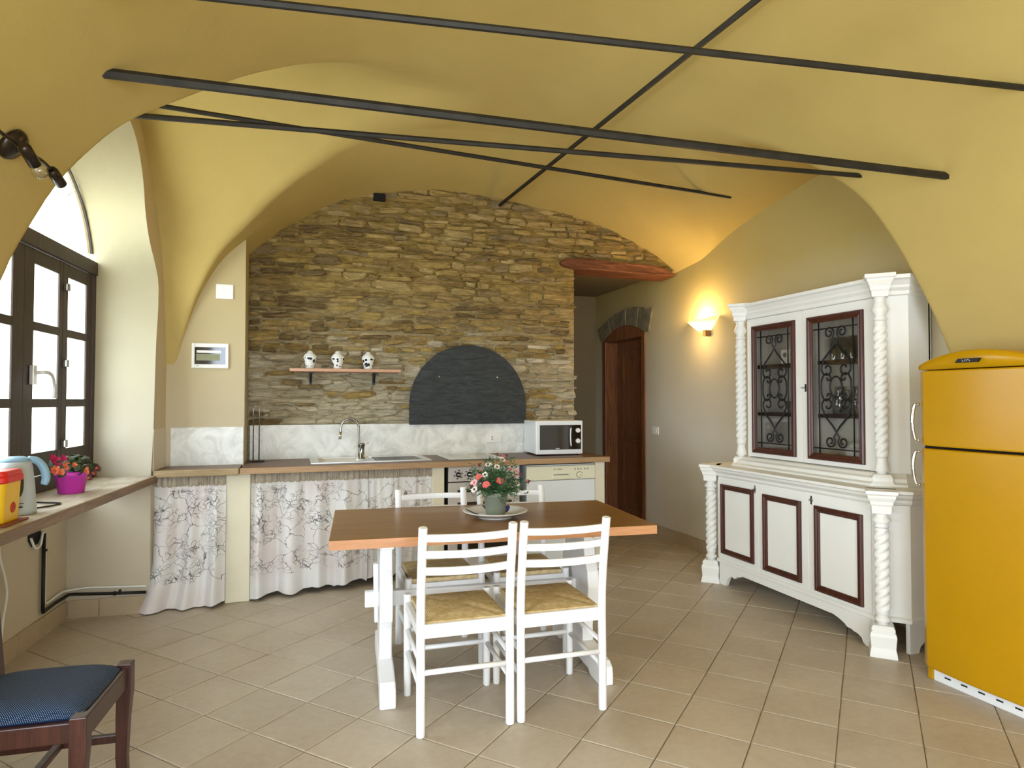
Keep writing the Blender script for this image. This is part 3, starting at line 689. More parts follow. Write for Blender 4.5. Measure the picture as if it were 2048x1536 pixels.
# curtains
def curtain(label, u0, u1, vtop, vb, waves, seed, hem, flare=0, sag=0):
    t = thing('sink_curtain', label, 'curtain', (0, 0, 0), 0, 'rose print curtains under the worktop'); r = random.Random(seed)
    ph = [r.uniform(0, 6.28) for _ in range(5)]
    def fn(i, j, ztop=.864, zlow=None):
        z = ztop + ((hem(i) if zlow is None else zlow) - ztop) * j; d = max(0, 1 - z / .87)
        u = u0 + (u1 - u0) * i; amp = .019 + .027 * d
        w = math.sin(waves * i * 6.28 + ph[0] + .8 * d) * .6 + math.sin(waves * 2.3 * i * 6.28 + ph[1]) * .25 + math.sin(waves * .6 * i * 6.28 + ph[2] + d) * .5
        fold = -abs(math.sin(waves * .5 * i * 6.28 + ph[3])) ** 6 * .035 * min(1, d * 2)
        v = vtop + (vb(i) - vtop) * d ** 1.6 + w * amp * (1 - .3 * d) + fold
        return (u + math.sin(waves * i * 6.28 + ph[4]) * .008 - flare * max(0, d - .62) ** 1.6 * (1 - i) * 1.0, v, max(z, .004))
    MB().grid(int(110 * max(1, (u1 - u0) * 1.2)), 40, lambda i, j: fn(i, j, .80)).obj('cloth', M_curtain, t, fix=False)
    def hd(i, j):
        p = fn(i, 0, .866 - .07 * j); g = math.sin(i * waves * 5.1 * 6.28 + ph[1]) * .008 + math.sin(j * 3.14) * .012; return (p[0], p[1] - .004 - g, p[2])
    MB().grid(int(120 * max(1, (u1 - u0) * 1.5)), 9, hd).obj('header', M_header, t, fix=False)
    return t
curtain('narrow rose print curtain between window wall and wide post', -.828, -.406, 4.785, lambda i: 4.73, 2.6, 3, lambda i: .008 + .05 * max(0, i - .75) * 2, .35)
curtain('left half of the wide rose print curtain under the sink', -.242, .555, 4.815, lambda i: 4.79 + .10 * i, 4.2, 7, lambda i: .008 + .03 * i + .02 * abs(math.sin(9 * i)))
curtain('right half of the wide rose print curtain, beside the oven', .55, 1.012, 4.815, lambda i: 4.90 + .18 * i, 3.2, 9, lambda i: .05 + .015 * math.sin(12 * i))
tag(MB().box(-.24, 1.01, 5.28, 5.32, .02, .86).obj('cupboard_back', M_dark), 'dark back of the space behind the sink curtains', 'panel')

# sink
sk = thing('kitchen_sink', 'inset steel sink with ribbed drainer in the worktop', 'sink')
m = MB(); zs = .9165
for a0, a1, b0, b1 in ((.150,.205,4.875,5.325),(.55,1.03,4.875,4.915),(.55,.60,4.915,5.285),(.985,1.03,4.915,5.285),(.55,1.03,5.285,5.325),(.205,.55,4.875,4.945),(.205,.55,5.265,5.325)): m.box(a0, a1, b0, b1, .909, zs)
m.obj('rim', M_steel, sk)
m = MB(); cs = []
def rr(a0, a1, b0, b1, r, z):
    out = []
    for cx, cy, s0 in ((a1-r,b1-r,0),(a0+r,b1-r,R90),(a0+r,b0+r,2*R90),(a1-r,b0+r,3*R90)):
        out += [(x, y, z) for x, y in arc(cx, cy, r, s0, s0 + R90, 5)]
    return out
ls = [rr(.203,.552,4.943,5.267,.05,.9168), rr(.210,.545,4.95,5.26,.06,.90), rr(.225,.53,4.965,5.245,.06,.78), rr(.25,.505,4.99,5.22,.06,.765)]
n = len(ls[0]); m.add(sum(ls, []), [(k*n+i, k*n+(i+1)%n, (k+1)*n+(i+1)%n, (k+1)*n+i) for k in range(3) for i in range(n)] + [tuple(3*n+i for i in range(n))], True); m.obj('bowl', M_steel, sk)
m = MB(); m.box(.598,.988,4.912,5.288,.9095,.9120)
for i in range(11): m.box(.625, .97, 4.935 + i*.031, 4.947 + i*.031, .9115, .9145)
m.obj('drainer', M_dchrome, sk)
fa = thing('kitchen_tap', 'chrome gooseneck tap standing behind the sink bowl', 'tap', (.53, 5.10, .9165))
m = MB(); m.lathe([(.028,0),(.028,.006),(.022,.012),(.021,.085),(.026,.11),(.027,.116),(.02,.12)], 20); m.obj('body', M_dchrome, fa)
pts = [(-.018,0,.02),(-.02,0,.12),(-.022,0,.22)] + [(-.089 + .067 * math.cos(a), 0, .235 + .075 * math.sin(a)) for a in np.linspace(.1, math.pi - .1, 12)] + [(-.158,-.0,.20)]
m = MB(); m.tube(smooth_path(pts, 3), .0085, 10); m.obj('spout', M_dchrome, fa)
MB().tube([(-.158,0,.205),(-.163,0,.155)], [.010,.012], 12).obj('nozzle', M_chrome, fa)
MB().tube([(0,0,.115),(.03,-.02,.122),(.05,-.03,.124)], [.008,.006,.005], 8).obj('lever', M_chrome, fa)
# hob
hb = thing('hob', 'pale flat glass hob set into the worktop', 'hob', (0, 0, 0)); MB().box(1.16, 1.60, 4.85, 5.30, .9105, .917).obj('glass_top', M_hob, hb, bevel=.002)
for a, b, r_ in ((1.29,5.0,.075),(1.48,5.0,.06),(1.29,5.19,.06),(1.48,5.19,.075)): MB().lathe([(r_,.9172),(r_-.004,.9176),(r_-.008,.9172)], 28, (a,b,0), cap=False).obj('heating_zone', M_greytxt, hb)
# oven
ov = thing('oven', 'pearl grey built-in oven below the hob', 'oven')
MB().box(1.125, 1.70, 4.765, 5.25, .03, .866).obj('body', M_dark, ov)
MB().box(1.132, 1.695, 4.742, 4.77, .756, .866).obj('control_panel', M_oven, ov, bevel=.003)
for i in range(5):
    kx = 1.205 + i * .085; kb = MB(); kb.lathe([(.020,0),(.019,.02),(.015,.024)], 16, (kx,4.742,.809), Matrix.Rotation(R90, 3, 'X')); kn = kb.obj('knob', M_black, ov)
    MB().tube([(kx-.012,4.716,.811),(kx+.012,4.716,.807)], .004, 6).obj('pointer', M_plastic, kn)
    mk = MB()
    for q in range(6): a = q * math.pi / 3 + .3; mk.box(kx + .031*math.cos(a) - .005, kx + .031*math.cos(a) + .005, 4.7405, 4.742, .809 + .031*math.sin(a) - .005, .809 + .031*math.sin(a) + .005)
    mk.obj('dial_marks', M_black, kn, kind='stuff')
od = MB().box(1.132, 1.695, 4.742, 4.77, .10, .748).obj('door', M_oven, ov, bevel=.003)
MB().box(1.20, 1.63, 4.739, 4.743, .22, .60).obj('window', M_darkglass, od)
m = MB(); m.tube([(1.19,4.70,.69),(1.64,4.70,.69)], .009, 8); m.box(1.23,1.26,4.70,4.742,.68,.70); m.box(1.57,1.60,4.70,4.742,.68,.70); m.obj('handle', M_black, od)
# dishwasher
dw = thing('dishwasher', 'white dishwasher with cream control panel, right of the oven', 'dishwasher')
MB().box(1.757, 2.345, 4.775, 5.28, .02, .855).obj('body', M_white, dw)
MB().box(1.755, 2.347, 4.745, 4.78, .737, .848).obj('control_panel', M_dwpanel, dw, bevel=.006)
MB().box(1.757, 2.345, 4.748, 4.78, .10, .733).obj('door', M_dwdoor, dw, bevel=.004)
m = MB(); m.prism([(1.965,.745),(2.12,.745),(2.11,.787),(1.972,.787)], lambda p: (p[0],4.735,p[1]), lambda p: (p[0],4.75,p[1])); hd_ = m.obj('handle', M_dwpanel, dw, bevel=.006)
MB().box(1.975, 2.105, 4.733, 4.7355, .775, .781).obj('grip_slot', M_greytxt, hd_)
m = MB(); m.lathe([(.023,0),(.022,.012),(.018,.016)], 20, (2.205,4.745,.772), Matrix.Rotation(R90, 3, 'X')); kn = m.obj('knob', M_dwpanel, dw)
m = MB(); m.lathe([(.0265,.0005),(.0265,.0025),(.0245,.0025)], 24, (2.205,4.745,.772), Matrix.Rotation(R90, 3, 'X'), cap=False); m.box(2.2,2.21,4.728,4.7295,.768,.774); m.obj('knob_ring', M_greytxt, kn)
m = MB()
for a0, a1 in ((1.985,1.998),(2.012,2.022),(2.024,2.055)): m.box(a0, a1, 4.7438, 4.745, .818, .824)
for a in (2.165,2.19,2.215,2.25,2.275): m.box(a, a+.008, 4.7438, 4.745, .812, .824)
m.obj('printed_marks', M_greytxt, dw, kind='stuff')

# microwave
mw = thing('microwave', 'small white microwave with black door on the worktop end', 'microwave', (2.135, 5.13, .912), math.radians(-4))
m = MB(); m.box(-.205,.205,-.165,.175,.010,.285); m.obj('casing', M_white, mw, bevel=.008)
m = MB(); m.box(-.205,.205,-.18,-.163,.008,.286); m.obj('front_frame', M_white, mw, bevel=.010)
MB().box(-.173,.188,-.184,-.178,.047,.250).obj('door_glass', M_darkglass, mw, bevel=.002)
MB().tube(bez((.098,-.186,.225),(.085,-.205,.19),(.085,-.205,.11),(.10,-.186,.075)), .006, 8).obj('handle', M_plastic, mw)
for z_ in (.205, .118): m = MB(); m.lathe([(.020,0),(.019,.014),(.016,.017)], 20, (.158,-.184,z_), Matrix.Rotation(R90, 3, 'X')); m.obj('knob', M_plastic, mw)
m = MB(); 
for a0 in (-.035,-.026,-.017,-.009): m.box(a0, a0+.006, -.1848, -.184, .054, .060)
m.obj('printed_marks', M_plastic, mw, kind='stuff')
for a, b in ((-.17,-.14),(.17,-.14),(-.17,.14),(.17,.14)): MB().lathe([(.012,0),(.012,.012)], 10, (a,b,0)).obj('foot', M_black, mw)

# sockets, plates, boxes
pl = thing('power_socket', 'white double power socket on the marbled splash band', 'socket', (1.676, 5.345, 1.043))
MB().box(-.066,.066,-.009,0,-.040,.040).obj('plate', M_plastic, pl, bevel=.003)
MB().box(-.04,-.006,-.0115,-.008,-.022,.022).obj('outlet', M_plastic, pl, bevel=.001); m = MB(); [m.box(-.026,-.016,-.0122,-.0112,z_-.003,z_+.003) for z_ in (-.012,0,.012)]; m.obj('pin_hole', M_black, pl, kind='stuff')
MB().box(.0,.036,-.0115,-.008,-.022,.022).obj('rocker', M_plastic, pl, bevel=.001)
sw = thing('light_switch', 'white light switch on the wall right of the door', 'switch', (3.53, 5.757, 1.058))
MB().box(-.010,0,-.062,.062,-.04,.04).obj('plate', M_plastic, sw, bevel=.003); MB().box(-.014,-.009,-.03,.0,-.024,.024).obj('rocker', M_plastic, sw, bevel=.001); MB().box(-.014,-.009,.003,.033,-.024,.024).obj('rocker', M_plastic, sw, bevel=.001)
db = thing('fuse_box', 'white wall fuse box with dark window on the plaster pier', 'fuse box', (-.532, 5.03, 1.683))
m = MB()
for a0, a1, b0, b1 in ((-.119,-.100,-.088,.088),(.100,.119,-.088,.088),(-.100,.100,.060,.088),(-.100,.100,-.088,-.060)): m.box(a0, a1, -.016, 0, b0, b1)
m.obj('frame', M_plastic, db, bevel=.003); MB().box(-.101,.101,-.008,-.002,-.061,.061).obj('window', M_darkglass, db)
MB().box(-.09,.062,-.0095,-.008,-.034,.012).obj('breaker_strip', flat('breaker_strip_paint', '#8d8f6c', .5), db)
MB().box(-.088,.07,-.0105,-.008,.02,.038).obj('pull_rail', M_plastic, db); MB().box(-.09,-.075,-.0168,-.016,-.072,-.069).obj('printed_mark', M_greytxt, db)
tag(MB().box(-.50,-.386,5.020,5.03,2.092,2.197).obj('cover_plate', M_plastic, bevel=.003), 'blank square cream cover plate high on the pier', 'cover plate')
# towel holder
th_ = thing('towel_holder', 'wire paper towel holder standing by the pier', 'holder', (-.232, 5.20, .911))
MB().box(-.045,.06,-.05,.05,0,.008).obj('base', M_black, th_, bevel=.003)
MB().tube([(-.02,0,.008),(-.02,0,.39),(-.012,0,.412),(.0,0,.42),(.014,0,.412),(.021,0,.39),(.021,0,.0)], .0042, 8).obj('wire_loop', M_dchrome, th_)
# slate panel
m = MB(); sp = [(.937,1.166),(1.959,1.166)] + arc(1.448,1.325,.511,0,math.pi,40); m.prism(sp, lambda p: (p[0],5.312,p[1]), lambda p: (p[0],5.332,p[1]))
sl = m.obj('slate_panel', M_slatepanel, bevel=.003); tag(sl, 'dark arched slate panel fixed over the old oven mouth', 'panel')
for a in (1.185, 1.694): m = MB(); m.lathe([(.008,0),(.006,.004)], 12, (a,5.312,1.566), Matrix.Rotation(R90,3,'X')); m.obj('bolt', M_chrome, sl)
# shelf and jars
sh = thing('wall_shelf', 'narrow pink-brown shelf on the stone wall', 'shelf'); MB().box(.0,.838,5.15,5.355,1.588,1.612).obj('board', M_shelf, sh, bevel=.002)
for a in (.158, .648):
    m = MB(); m.box(a-.010,a+.010,5.335,5.352,1.492,1.588); m.box(a-.010,a+.010,5.19,5.35,1.576,1.588); m.tube([(a,5.34,1.51),(a,5.30,1.535),(a,5.25,1.578)], .006, 6); m.obj('bracket', M_black, sh)
jl = ['first blue and white lidded jar from the left on the shelf', 'middle blue and white jar on the shelf, with rounder lid', 'rightmost blue and white lidded jar on the shelf']
for k, (a, l_) in enumerate(zip((.150,.358,.592), jl)):
    j_ = thing('lidded_jar', l_, 'jar', (a, 5.24, 1.612), k * 1.3, 'majolica jars on the shelf')
    MB().lathe([(.032,0),(.032,.012),(.036,.03),(.043,.06),(.050,.082),(.052,.092),(.047,.100)], 24).obj('body', M_jar, j_)
    MB().lathe([(.047,.100),(.042,.108),(.030,.120),(.022,.124),(.020,.132 if k != 1 else .138),(.010,.140),(.0,.142)], 20).obj('lid', M_porc, j_)

# wall lamp
M_brz_lamp = flat('brown_lamp_bracket', '#8a6238', .5, vary=.1)
lp = thing('wall_lamp', 'lit amber glass wall lamp near the dresser', 'lamp', (3.53, 4.905, 2.02))
def cup(i, j):
    a = math.pi * i; r = .025 + .135 * j ** .85; return (-.012 - r * .85 * math.sin(a), r * 1.12 * math.cos(a), -.045 + .10 * j ** 1.15 + .03 * j * abs(math.cos(a)) ** 5)
MB().grid(28, 12, cup).obj('shade', M_lamp, lp, fix=False, solid=.004)
MB().box(-.06,0,-.075,-.03,-.085,-.03).obj('wall_bracket', M_brz_lamp, lp, bevel=.006)
ld = bpy.data.lights.new('bulb_light', 'POINT'); ld.energy = 6.0; ld.color = (1, .66, .28); ld.shadow_soft_size = .04
lo = bpy.data.objects.new('bulb_light', ld); COL.objects.link(lo); lo.location = (3.40, 4.905, 2.10)
ld2 = bpy.data.lights.new('bulb_glow', 'POINT'); ld2.energy = 1.2; ld2.color = (1, .66, .28); ld2.shadow_soft_size = .05
lo2 = bpy.data.objects.new('bulb_glow', ld2); COL.objects.link(lo2); lo2.location = (3.34, 4.905, 1.93)

# ------------------------------------------------------------------ table
tb = thing('dining_table', 'oak-topped trestle table with white painted legs', 'table', (.972, 3.245, 0), math.radians(-5.5))
MB().box(-.768,.768,-.405,.405,.720,.7605).obj('tabletop', M_table, tb, bevel=.002)
MB().box(-.77,.77,-.409,-.405,.719,.760).obj('front_edge', M_table_edge, tb)
MB().box(.768,.7705,-.405,.405,.719,.760).obj('end_edge', M_table_edge, tb); MB().box(-.7705,-.768,-.405,.405,.719,.760).obj('end_edge', M_table_edge, tb)
for sx in (-1, 1):
    x = sx * .515
    hw = [(.10,.15),(.13,.13),(.20,.125),(.27,.135),(.315,.155),(.32,.20),(.42,.215),(.50,.205),(.56,.165),(.62,.15),(.69,.16),(.72,.20)]
    hw = [(z_, w_) for z_, w_ in hw]; pr = [(-w_, z_) for z_, w_ in hw] + [(w_, z_) for z_, w_ in reversed(hw)]
    up = MB().prism(pr, lambda p: (x-.030,p[0],p[1]), lambda p: (x+.030,p[0],p[1])).obj('trestle_upright', M_whitep, tb, bevel=.006)
    ft = [(-.385,0),(-.385,.055),(-.375,.085),(-.345,.105),(-.30,.110),(-.24,.118),(-.16,.128),(.16,.128),(.24,.118),(.30,.110),(.345,.105),(.375,.085),(.385,.055),(.385,0),(.25,0),(.22,.022),(-.22,.022),(-.25,0)]
    MB().prism(ft, lambda p: (x-.036,p[0],p[1]), lambda p: (x+.036,p[0],p[1])).obj('trestle_foot', M_whitep, tb, bevel=.008)
    MB().box(x-.03,x+.03,-.30,.30,.685,.72).obj('top_rail', M_whitep, tb, bevel=.004)
    MB().prism([(.031,.555),(.058,.555),(.050,.265),(.031,.265)], lambda p: (x+sx*p[0],-.018,p[1]), lambda p: (x+sx*p[0],.018,p[1])).obj('wedge', M_whitep, tb, bevel=.003)
MB().box(-.612,.612,-.022,.022,.343,.418).obj('stretcher', M_whitep, tb, bevel=.004)

# chairs
def make_chair(label):
    t = thing('ladder_back_chair', label, 'chair', (0,0,0), 0, 'white rush-seated chairs at the table')
    for sx in (-1, 1):
        x = sx * .190
        MB().tube(smooth_path([(x,-.195,0),(x,-.193,.25),(x,-.190,.46),(x*1.0,-.200,.60),(x*1.0,-.222,.74),(x,-.242,.856)], 4), [.0185]*21, 12).obj('rear_post', M_whitep, t, bevel=.003)
        MB().tube([(x,.195,0),(x,.195,.40),(x,.195,.468)], [.0165,.0185,.0185], 12).obj('front_leg', M_whitep, t, bevel=.003)
        for z_ in (.295, .195): MB().tube([(x,-.194,z_),(x,.195,z_+.008)], .0115, 8).obj('side_stretcher', M_whitep, t)
        MB().box(x-.0125,x+.0125,-.18,.18,.395,.435).obj('side_rail', M_whitep, t, bevel=.004)
    for z0, z1, yb in ((.796,.826,-.234),(.727,.757,-.220),(.656,.688,-.209)):
        def slat(i, j, back):
            a = i * 2 - 1; return (a * .178, yb - .030 * (1 - a * a) + back, z0 + (z1 - z0) * j)
        m = MB(); k = 13; pts = [slat(i/12, j, b) for b in (-.008,.008) for j in (0,1) for i in range(k)]
        fs = []
        for i in range(k-1):
            fs += [(i,i+1,k+i+1,k+i),(2*k+i,3*k+i,3*k+i+1,2*k+i+1),(i,2*k+i,2*k+i+1,i+1),(k+i,k+i+1,3*k+i+1,3*k+i)]
        fs += [(0,k,3*k,2*k),(k-1,3*k-1,4*k-1,2*k-1)]
        m.add(pts, fs, True); m.obj('back_slat', M_whitep, t, bevel=.002)
    MB().box(-.178,.178,-.205,-.182,.395,.452).obj('rear_rail', M_whitep, t, bevel=.004); MB().box(-.178,.178,.183,.206,.395,.440).obj('front_rail', M_whitep, t, bevel=.004)
    MB().tube([(-.19,-.194,.255),(.19,-.194,.255)], .0115, 8).obj('rear_stretcher', M_whitep, t); MB().tube([(-.19,.195,.21),(.19,.195,.21)], .0115, 8).obj('front_stretcher', M_whitep, t)
    def seat(i, j):
        x = (i * 2 - 1); y = (j * 2 - 1); k = max(abs(x), abs(y)); d = abs(abs(x) - abs(y))
        return (x * .174, y * .186, .4585 + .013 * (1 - k ** 3) - .010 * max(0, 1 - d * 5) * k)
    m = MB(); m.grid(33, 33, seat); m.box(-.172,.172,-.184,.184,.436,.4575); m.obj('rush_seat', M_rush, t)
    return t
cl = ['white rush-seated chair with its back to us, front left', 'white rush-seated chair with its back to us, front right', 'white rush-seated chair across the table, nearer the sink curtain', 'white rush-seated chair across the table, nearer the dishwasher']
ch = make_chair(cl[0])
spots = [((.712, 2.828, 0), math.radians(-2)), ((1.142, 2.815, 0), math.radians(-2)), ((.775, 3.475, 0), math.radians(178)), ((1.240, 3.435, 0), math.radians(176))]
chairs = [ch] + [copy_tree(ch) for _ in range(3)]
for o, (p, a), l_ in zip(chairs, spots, cl): o.location = p; o.rotation_euler = (0, 0, a); o['label'] = l_

# plate and potted daisy
pt = thing('dinner_plate', 'large white plate with blue star under the flowerpot', 'plate', (1.022, 3.235, .7605), .6)
MB().lathe([(.0,.006),(.085,.006),(.11,.010),(.150,.026),(.168,.033),(.170,.036),(.166,.037),(.148,.031),(.108,.0155),(.085,.011),(.0,.011)], 48).obj('dish', M_plate, pt)
MB().lathe([(.086,.0),(.090,.0),(.092,.012),(.08,.012)], 40).obj('foot_ring', M_porc, pt)
dp = thing('potted_daisy', 'bushy pink and white daisy in a grey-green pot on the plate', 'potted plant', (1.022, 3.235, .7725), 0)
MB().lathe([(.047,0),(.050,.004),(.060,.092),(.064,.094),(.066,.118),(.062,.119),(.059,.110)], 32).obj('pot', M_potg, dp)
MB().lathe([(.058,.104),(.03,.110),(.0,.112)], 20, cap=False).obj('soil', M_soil, dp)
rf = random.Random(21)
fo = MB()
def strand(p, d, ln, r, m, droop=0.4, seg=5):
    pts = [Vector(p)]; d = Vector(d).normalized()
    for k in range(seg): d = (d + Vector((rf.uniform(-.12,.12), rf.uniform(-.12,.12), rf.uniform(-.1,.1) - droop * .12))).normalized(); pts.append(pts[-1] + d * ln / seg)
    m.tube(pts, [r * (1 - .6 * k / seg) for k in range(seg + 1)], 4, cap=False); return pts
tips = []
for k in range(150):
    a = rf.uniform(0, 6.28); el = rf.uniform(.15, 1.45); d = (math.cos(a) * math.cos(el), math.sin(a) * math.cos(el), math.sin(el) * 1.0)
    ln = rf.uniform(.10, .20) * (1.0 if el > .5 else .9); b = Vector((rf.uniform(-.03,.03), rf.uniform(-.03,.03), .105))
    pts = strand(b, d, ln, .0018, fo, .5); tips.append((pts[-1], Vector(pts[-1] - pts[-2]).normalized()))
    for q in range(14):
        i = rf.randint(1, 5); p = pts[i]; dd = Vector((rf.uniform(-1,1), rf.uniform(-1,1), rf.uniform(-.5,.9))).normalized(); l2 = rf.uniform(.018, .04); w = rf.uniform(.0012, .0026); sd = dd.cross(Vector((rf.uniform(-1,1), rf.uniform(-1,1), .3))).normalized() * w
        fo.add([p - sd, p + dd * l2 * .6 + sd * 1.4, p + dd * l2, p + dd * l2 * .55 - sd * 1.4], [(0,1,2,3)])
fo.obj('foliage', M_leaf, dp, kind='stuff', fix=False)
def flower(p, d, r, mp, mc, parent, n=11, name='flower', cup_=.15):
    d = Vector(d).normalized(); a = d.orthogonal().normalized(); b = d.cross(a); m = MB(); c = Vector(p)
    for k in range(n):
        t0 = 2 * math.pi * (k + rf.uniform(-.2,.2)) / n; rad = a * math.cos(t0) + b * math.sin(t0); tg = -a * math.sin(t0) + b * math.cos(t0); rr_ = r * rf.uniform(.85, 1.1); lift = d * rr_ * (cup_ + rf.uniform(-.1,.15)); w = rr_ * 2.0 / n + .001
        m.add([c + rad * r * .15 - tg * w * .5, c + rad * r * .15 + tg * w * .5, c + rad * rr_ * .65 + tg * w * 1.15 + lift * .8, c + rad * rr_ + lift, c + rad * rr_ * .65 - tg * w * 1.15 + lift * .8], [(0,1,2,3,4)])
    fl_ = m.obj(name, mp, parent, fix=False)
    q = MB(); rot = Vector((0,0,1)).rotation_difference(d).to_matrix(); q.lathe([(r*.30,-.001),(r*.30,.003),(r*.18,.006),(0,.0075)], 10, c, rot); q.obj('centre', mc, fl_)
    return fl_
# flowers placed over the bush, seen from the front-left
heads = [(-.105,-.055,.205,'r',.021),(-.075,-.085,.168,'r',.022),(-.005,-.095,.185,'r',.023),(-.125,-.04,.175,'p',.022),(-.128,-.05,.142,'w',.022),(-.075,-.06,.215,'w',.019),(.10,-.06,.165,'w',.02),(.105,-.03,.225,'p',.02),(.075,-.03,.235,'p',.02),(.06,.0,.265,'p',.022),(.035,-.01,.285,'w',.02),(.05,.02,.30,'p',.02),(-.04,.0,.26,'w',.019),(0,-.03,.25,'w',.018),(-.02,.03,.255,'w',.018),(.125,-.02,.21,'p',.02),(.09,-.05,.205,'p',.019),(.165,-.03,.165,'p',.021),(-.085,.02,.262,'x',.015),(.02,.03,.315,'x',.013),(.075,.03,.305,'x',.013),(-.145,-.05,.16,'x',.011),(.18,-.03,.17,'x',.016),(.135,-.03,.21,'x',.014),(.04,.05,.255,'w',.018),(-.06,.06,.225,'p',.018)]
stm = MB()
for x, y, z_, c_, r_ in heads:
    d = Vector((x * 1.2, y - .06, .10 if c_ != 'x' else .05)).normalized()
    flower((x, y, z_), d, r_, {'r': M_petr, 'w': M_petw, 'p': M_petp, 'x': M_wilt}[c_], {'r': M_ceny, 'w': M_wilt, 'p': M_petr, 'x': M_wilt}[c_], dp, 12 if c_ != 'x' else 7, cup_=.15 if c_ != 'x' else -.6)
    stm.tube(smooth_path([(x * .15, y * .15, .11), (x * .6, y * .6, .12 + (z_ - .12) * .65), (x - d.x * .004, y - d.y * .004, z_ - d.z * .004)], 3), .0013, 5, cap=False)
stm.obj('stems', M_leaf, dp, kind='stuff', fix=False)

# ------------------------------------------------------------------ white dresser
hu = thing('china_dresser', 'tall white painted dresser with barley-twist columns and glazed doors', 'dresser', (0, 0, 0))
def octo(u0, v0, v1, cut, z, back=3.515): return [(back,v0,z),(u0+cut,v0,z),(u0,v0+cut,z),(u0,v1-cut,z),(u0+cut,v1,z),(back,v1,z)]
def loft(m, rings):
    n = len(rings[0]); m.add(sum(rings, []), [(k*n+i, k*n+(i+1)%n, (k+1)*n+(i+1)%n, (k+1)*n+i) for k in range(len(rings)-1) for i in range(n)] + [tuple(range(n))[::-1], tuple((len(rings)-1)*n+i for i in range(n))]); return m
BV0, BV1, BU = 2.62, 4.225, 3.05
m = loft(MB(), [octo(BU,BV0,BV1,.13,.165), octo(BU,BV0,BV1,.13,.795)]); m.obj('base_carcass', M_hutch, hu)
mold = [(0,.160),(-.012,.166),(-.012,.185),(-.004,.192)]
m = loft(MB(), [octo(BU+a,BV0+a,BV1-a,.13,z_) for a, z_ in mold]); m.obj('base_moulding', M_hutch, hu)
# shaped plinth apron (front, and right side)
ap = [(4.10,0),(4.10,.165),(2.745,.165),(2.745,0),(2.80,0),(2.82,.012),(2.83,.035),(2.86,.05),(2.88,.052),(2.90,.06),(2.93,.062),(2.95,.078),(2.985,.092),(3.03,.105),(3.84,.115),(3.87,.10),(3.90,.098),(3.93,.075),(3.96,.085),(4.0,.06),(4.03,.0)]
m = MB(); m.prism(ap, lambda p: (BU+.004,p[0],p[1]), lambda p: (BU+.03,p[0],p[1])); m.obj('apron', M_hutch, hu)
as_ = [(3.17,0),(3.17,.165),(3.50,.165),(3.50,0),(3.44,0),(3.41,.05),(3.38,.09),(3.30,.09),(3.27,.05),(3.245,.03),(3.235,0)]
for vv_ in (BV0+.004, BV1-.028):
    m = MB(); m.prism(as_, lambda p: (p[0],vv_,p[1]), lambda p: (p[0],vv_+.024,p[1])); m.obj('side_apron', M_hutch, hu)
# worktop ledge moulding
led = [(.0,.795),(-.012,.80),(-.020,.812),(-.022,.825),(-.045,.845),(-.05,.858),(-.065,.866),(-.065,.882),(-.02,.884)]
m = loft(MB(), [octo(BU+a,BV0+a,BV1-a,.14,z_) for a, z_ in led]); m.obj('ledge', M_hutch, hu)
step = [(3.115,.884),(3.115,.896),(3.14,.905),(3.145,.925),(3.165,.935),(3.18,.95)]
m = loft(MB(), [octo(u_,BV0+(u_-BU),BV1-(u_-BU),.13,z_) for u_, z_ in step]); m.obj('upper_base', M_hutch, hu)
# upper cabinet: open box
UU, UV0, UV1 = 3.245, 2.745, 4.095
m = MB(); m.box(3.495,3.515,UV0,UV1,.94,2.0); m.obj('back_panel', M_hutchin, hu)
m = MB(); m.prism([(3.505,UV0),(3.34,UV0),(UU,UV0+.095),(UU,UV0+.115),(3.36,UV0+.02),(3.505,UV0+.02)], lambda p: (p[0],p[1],.94), lambda p: (p[0],p[1],1.99)); m.obj('side_panel', M_hutch, hu)
m = MB(); m.prism([(3.505,UV1),(3.34,UV1),(UU,UV1-.095),(UU,UV1-.115),(3.36,UV1-.02),(3.505,UV1-.02)], lambda p: (p[0],p[1],.94), lambda p: (p[0],p[1],1.99)); m.obj('side_panel', M_hutch, hu)
MB().box(UU+.03,3.5,UV0+.07,UV1-.07,.94,.965).obj('cabinet_floor', M_hutchin, hu); MB().box(UU+.03,3.5,UV0+.07,UV1-.07,1.965,1.99).obj('cabinet_roof', M_hutchin, hu)
for z_ in (1.265, 1.618): MB().box(3.335,3.495,UV0+.025,UV1-.025,z_-.012,z_+.012).obj('shelf', M_shelfd, hu)
MB().box(3.30,3.495,3.415,3.425,.96,1.97).obj('divider', M_hutchin, hu)
cor = [(.0,1.97),(-.008,1.975),(-.010,1.995),(-.024,2.012),(-.026,2.025),(-.045,2.05),(-.06,2.058),(-.062,2.078)]
m = loft(MB(), [octo(UU-.01+a,UV0+a-.01,UV1-a+.01,.10,z_) for a, z_ in cor]); m.obj('cornice', M_hutch, hu)
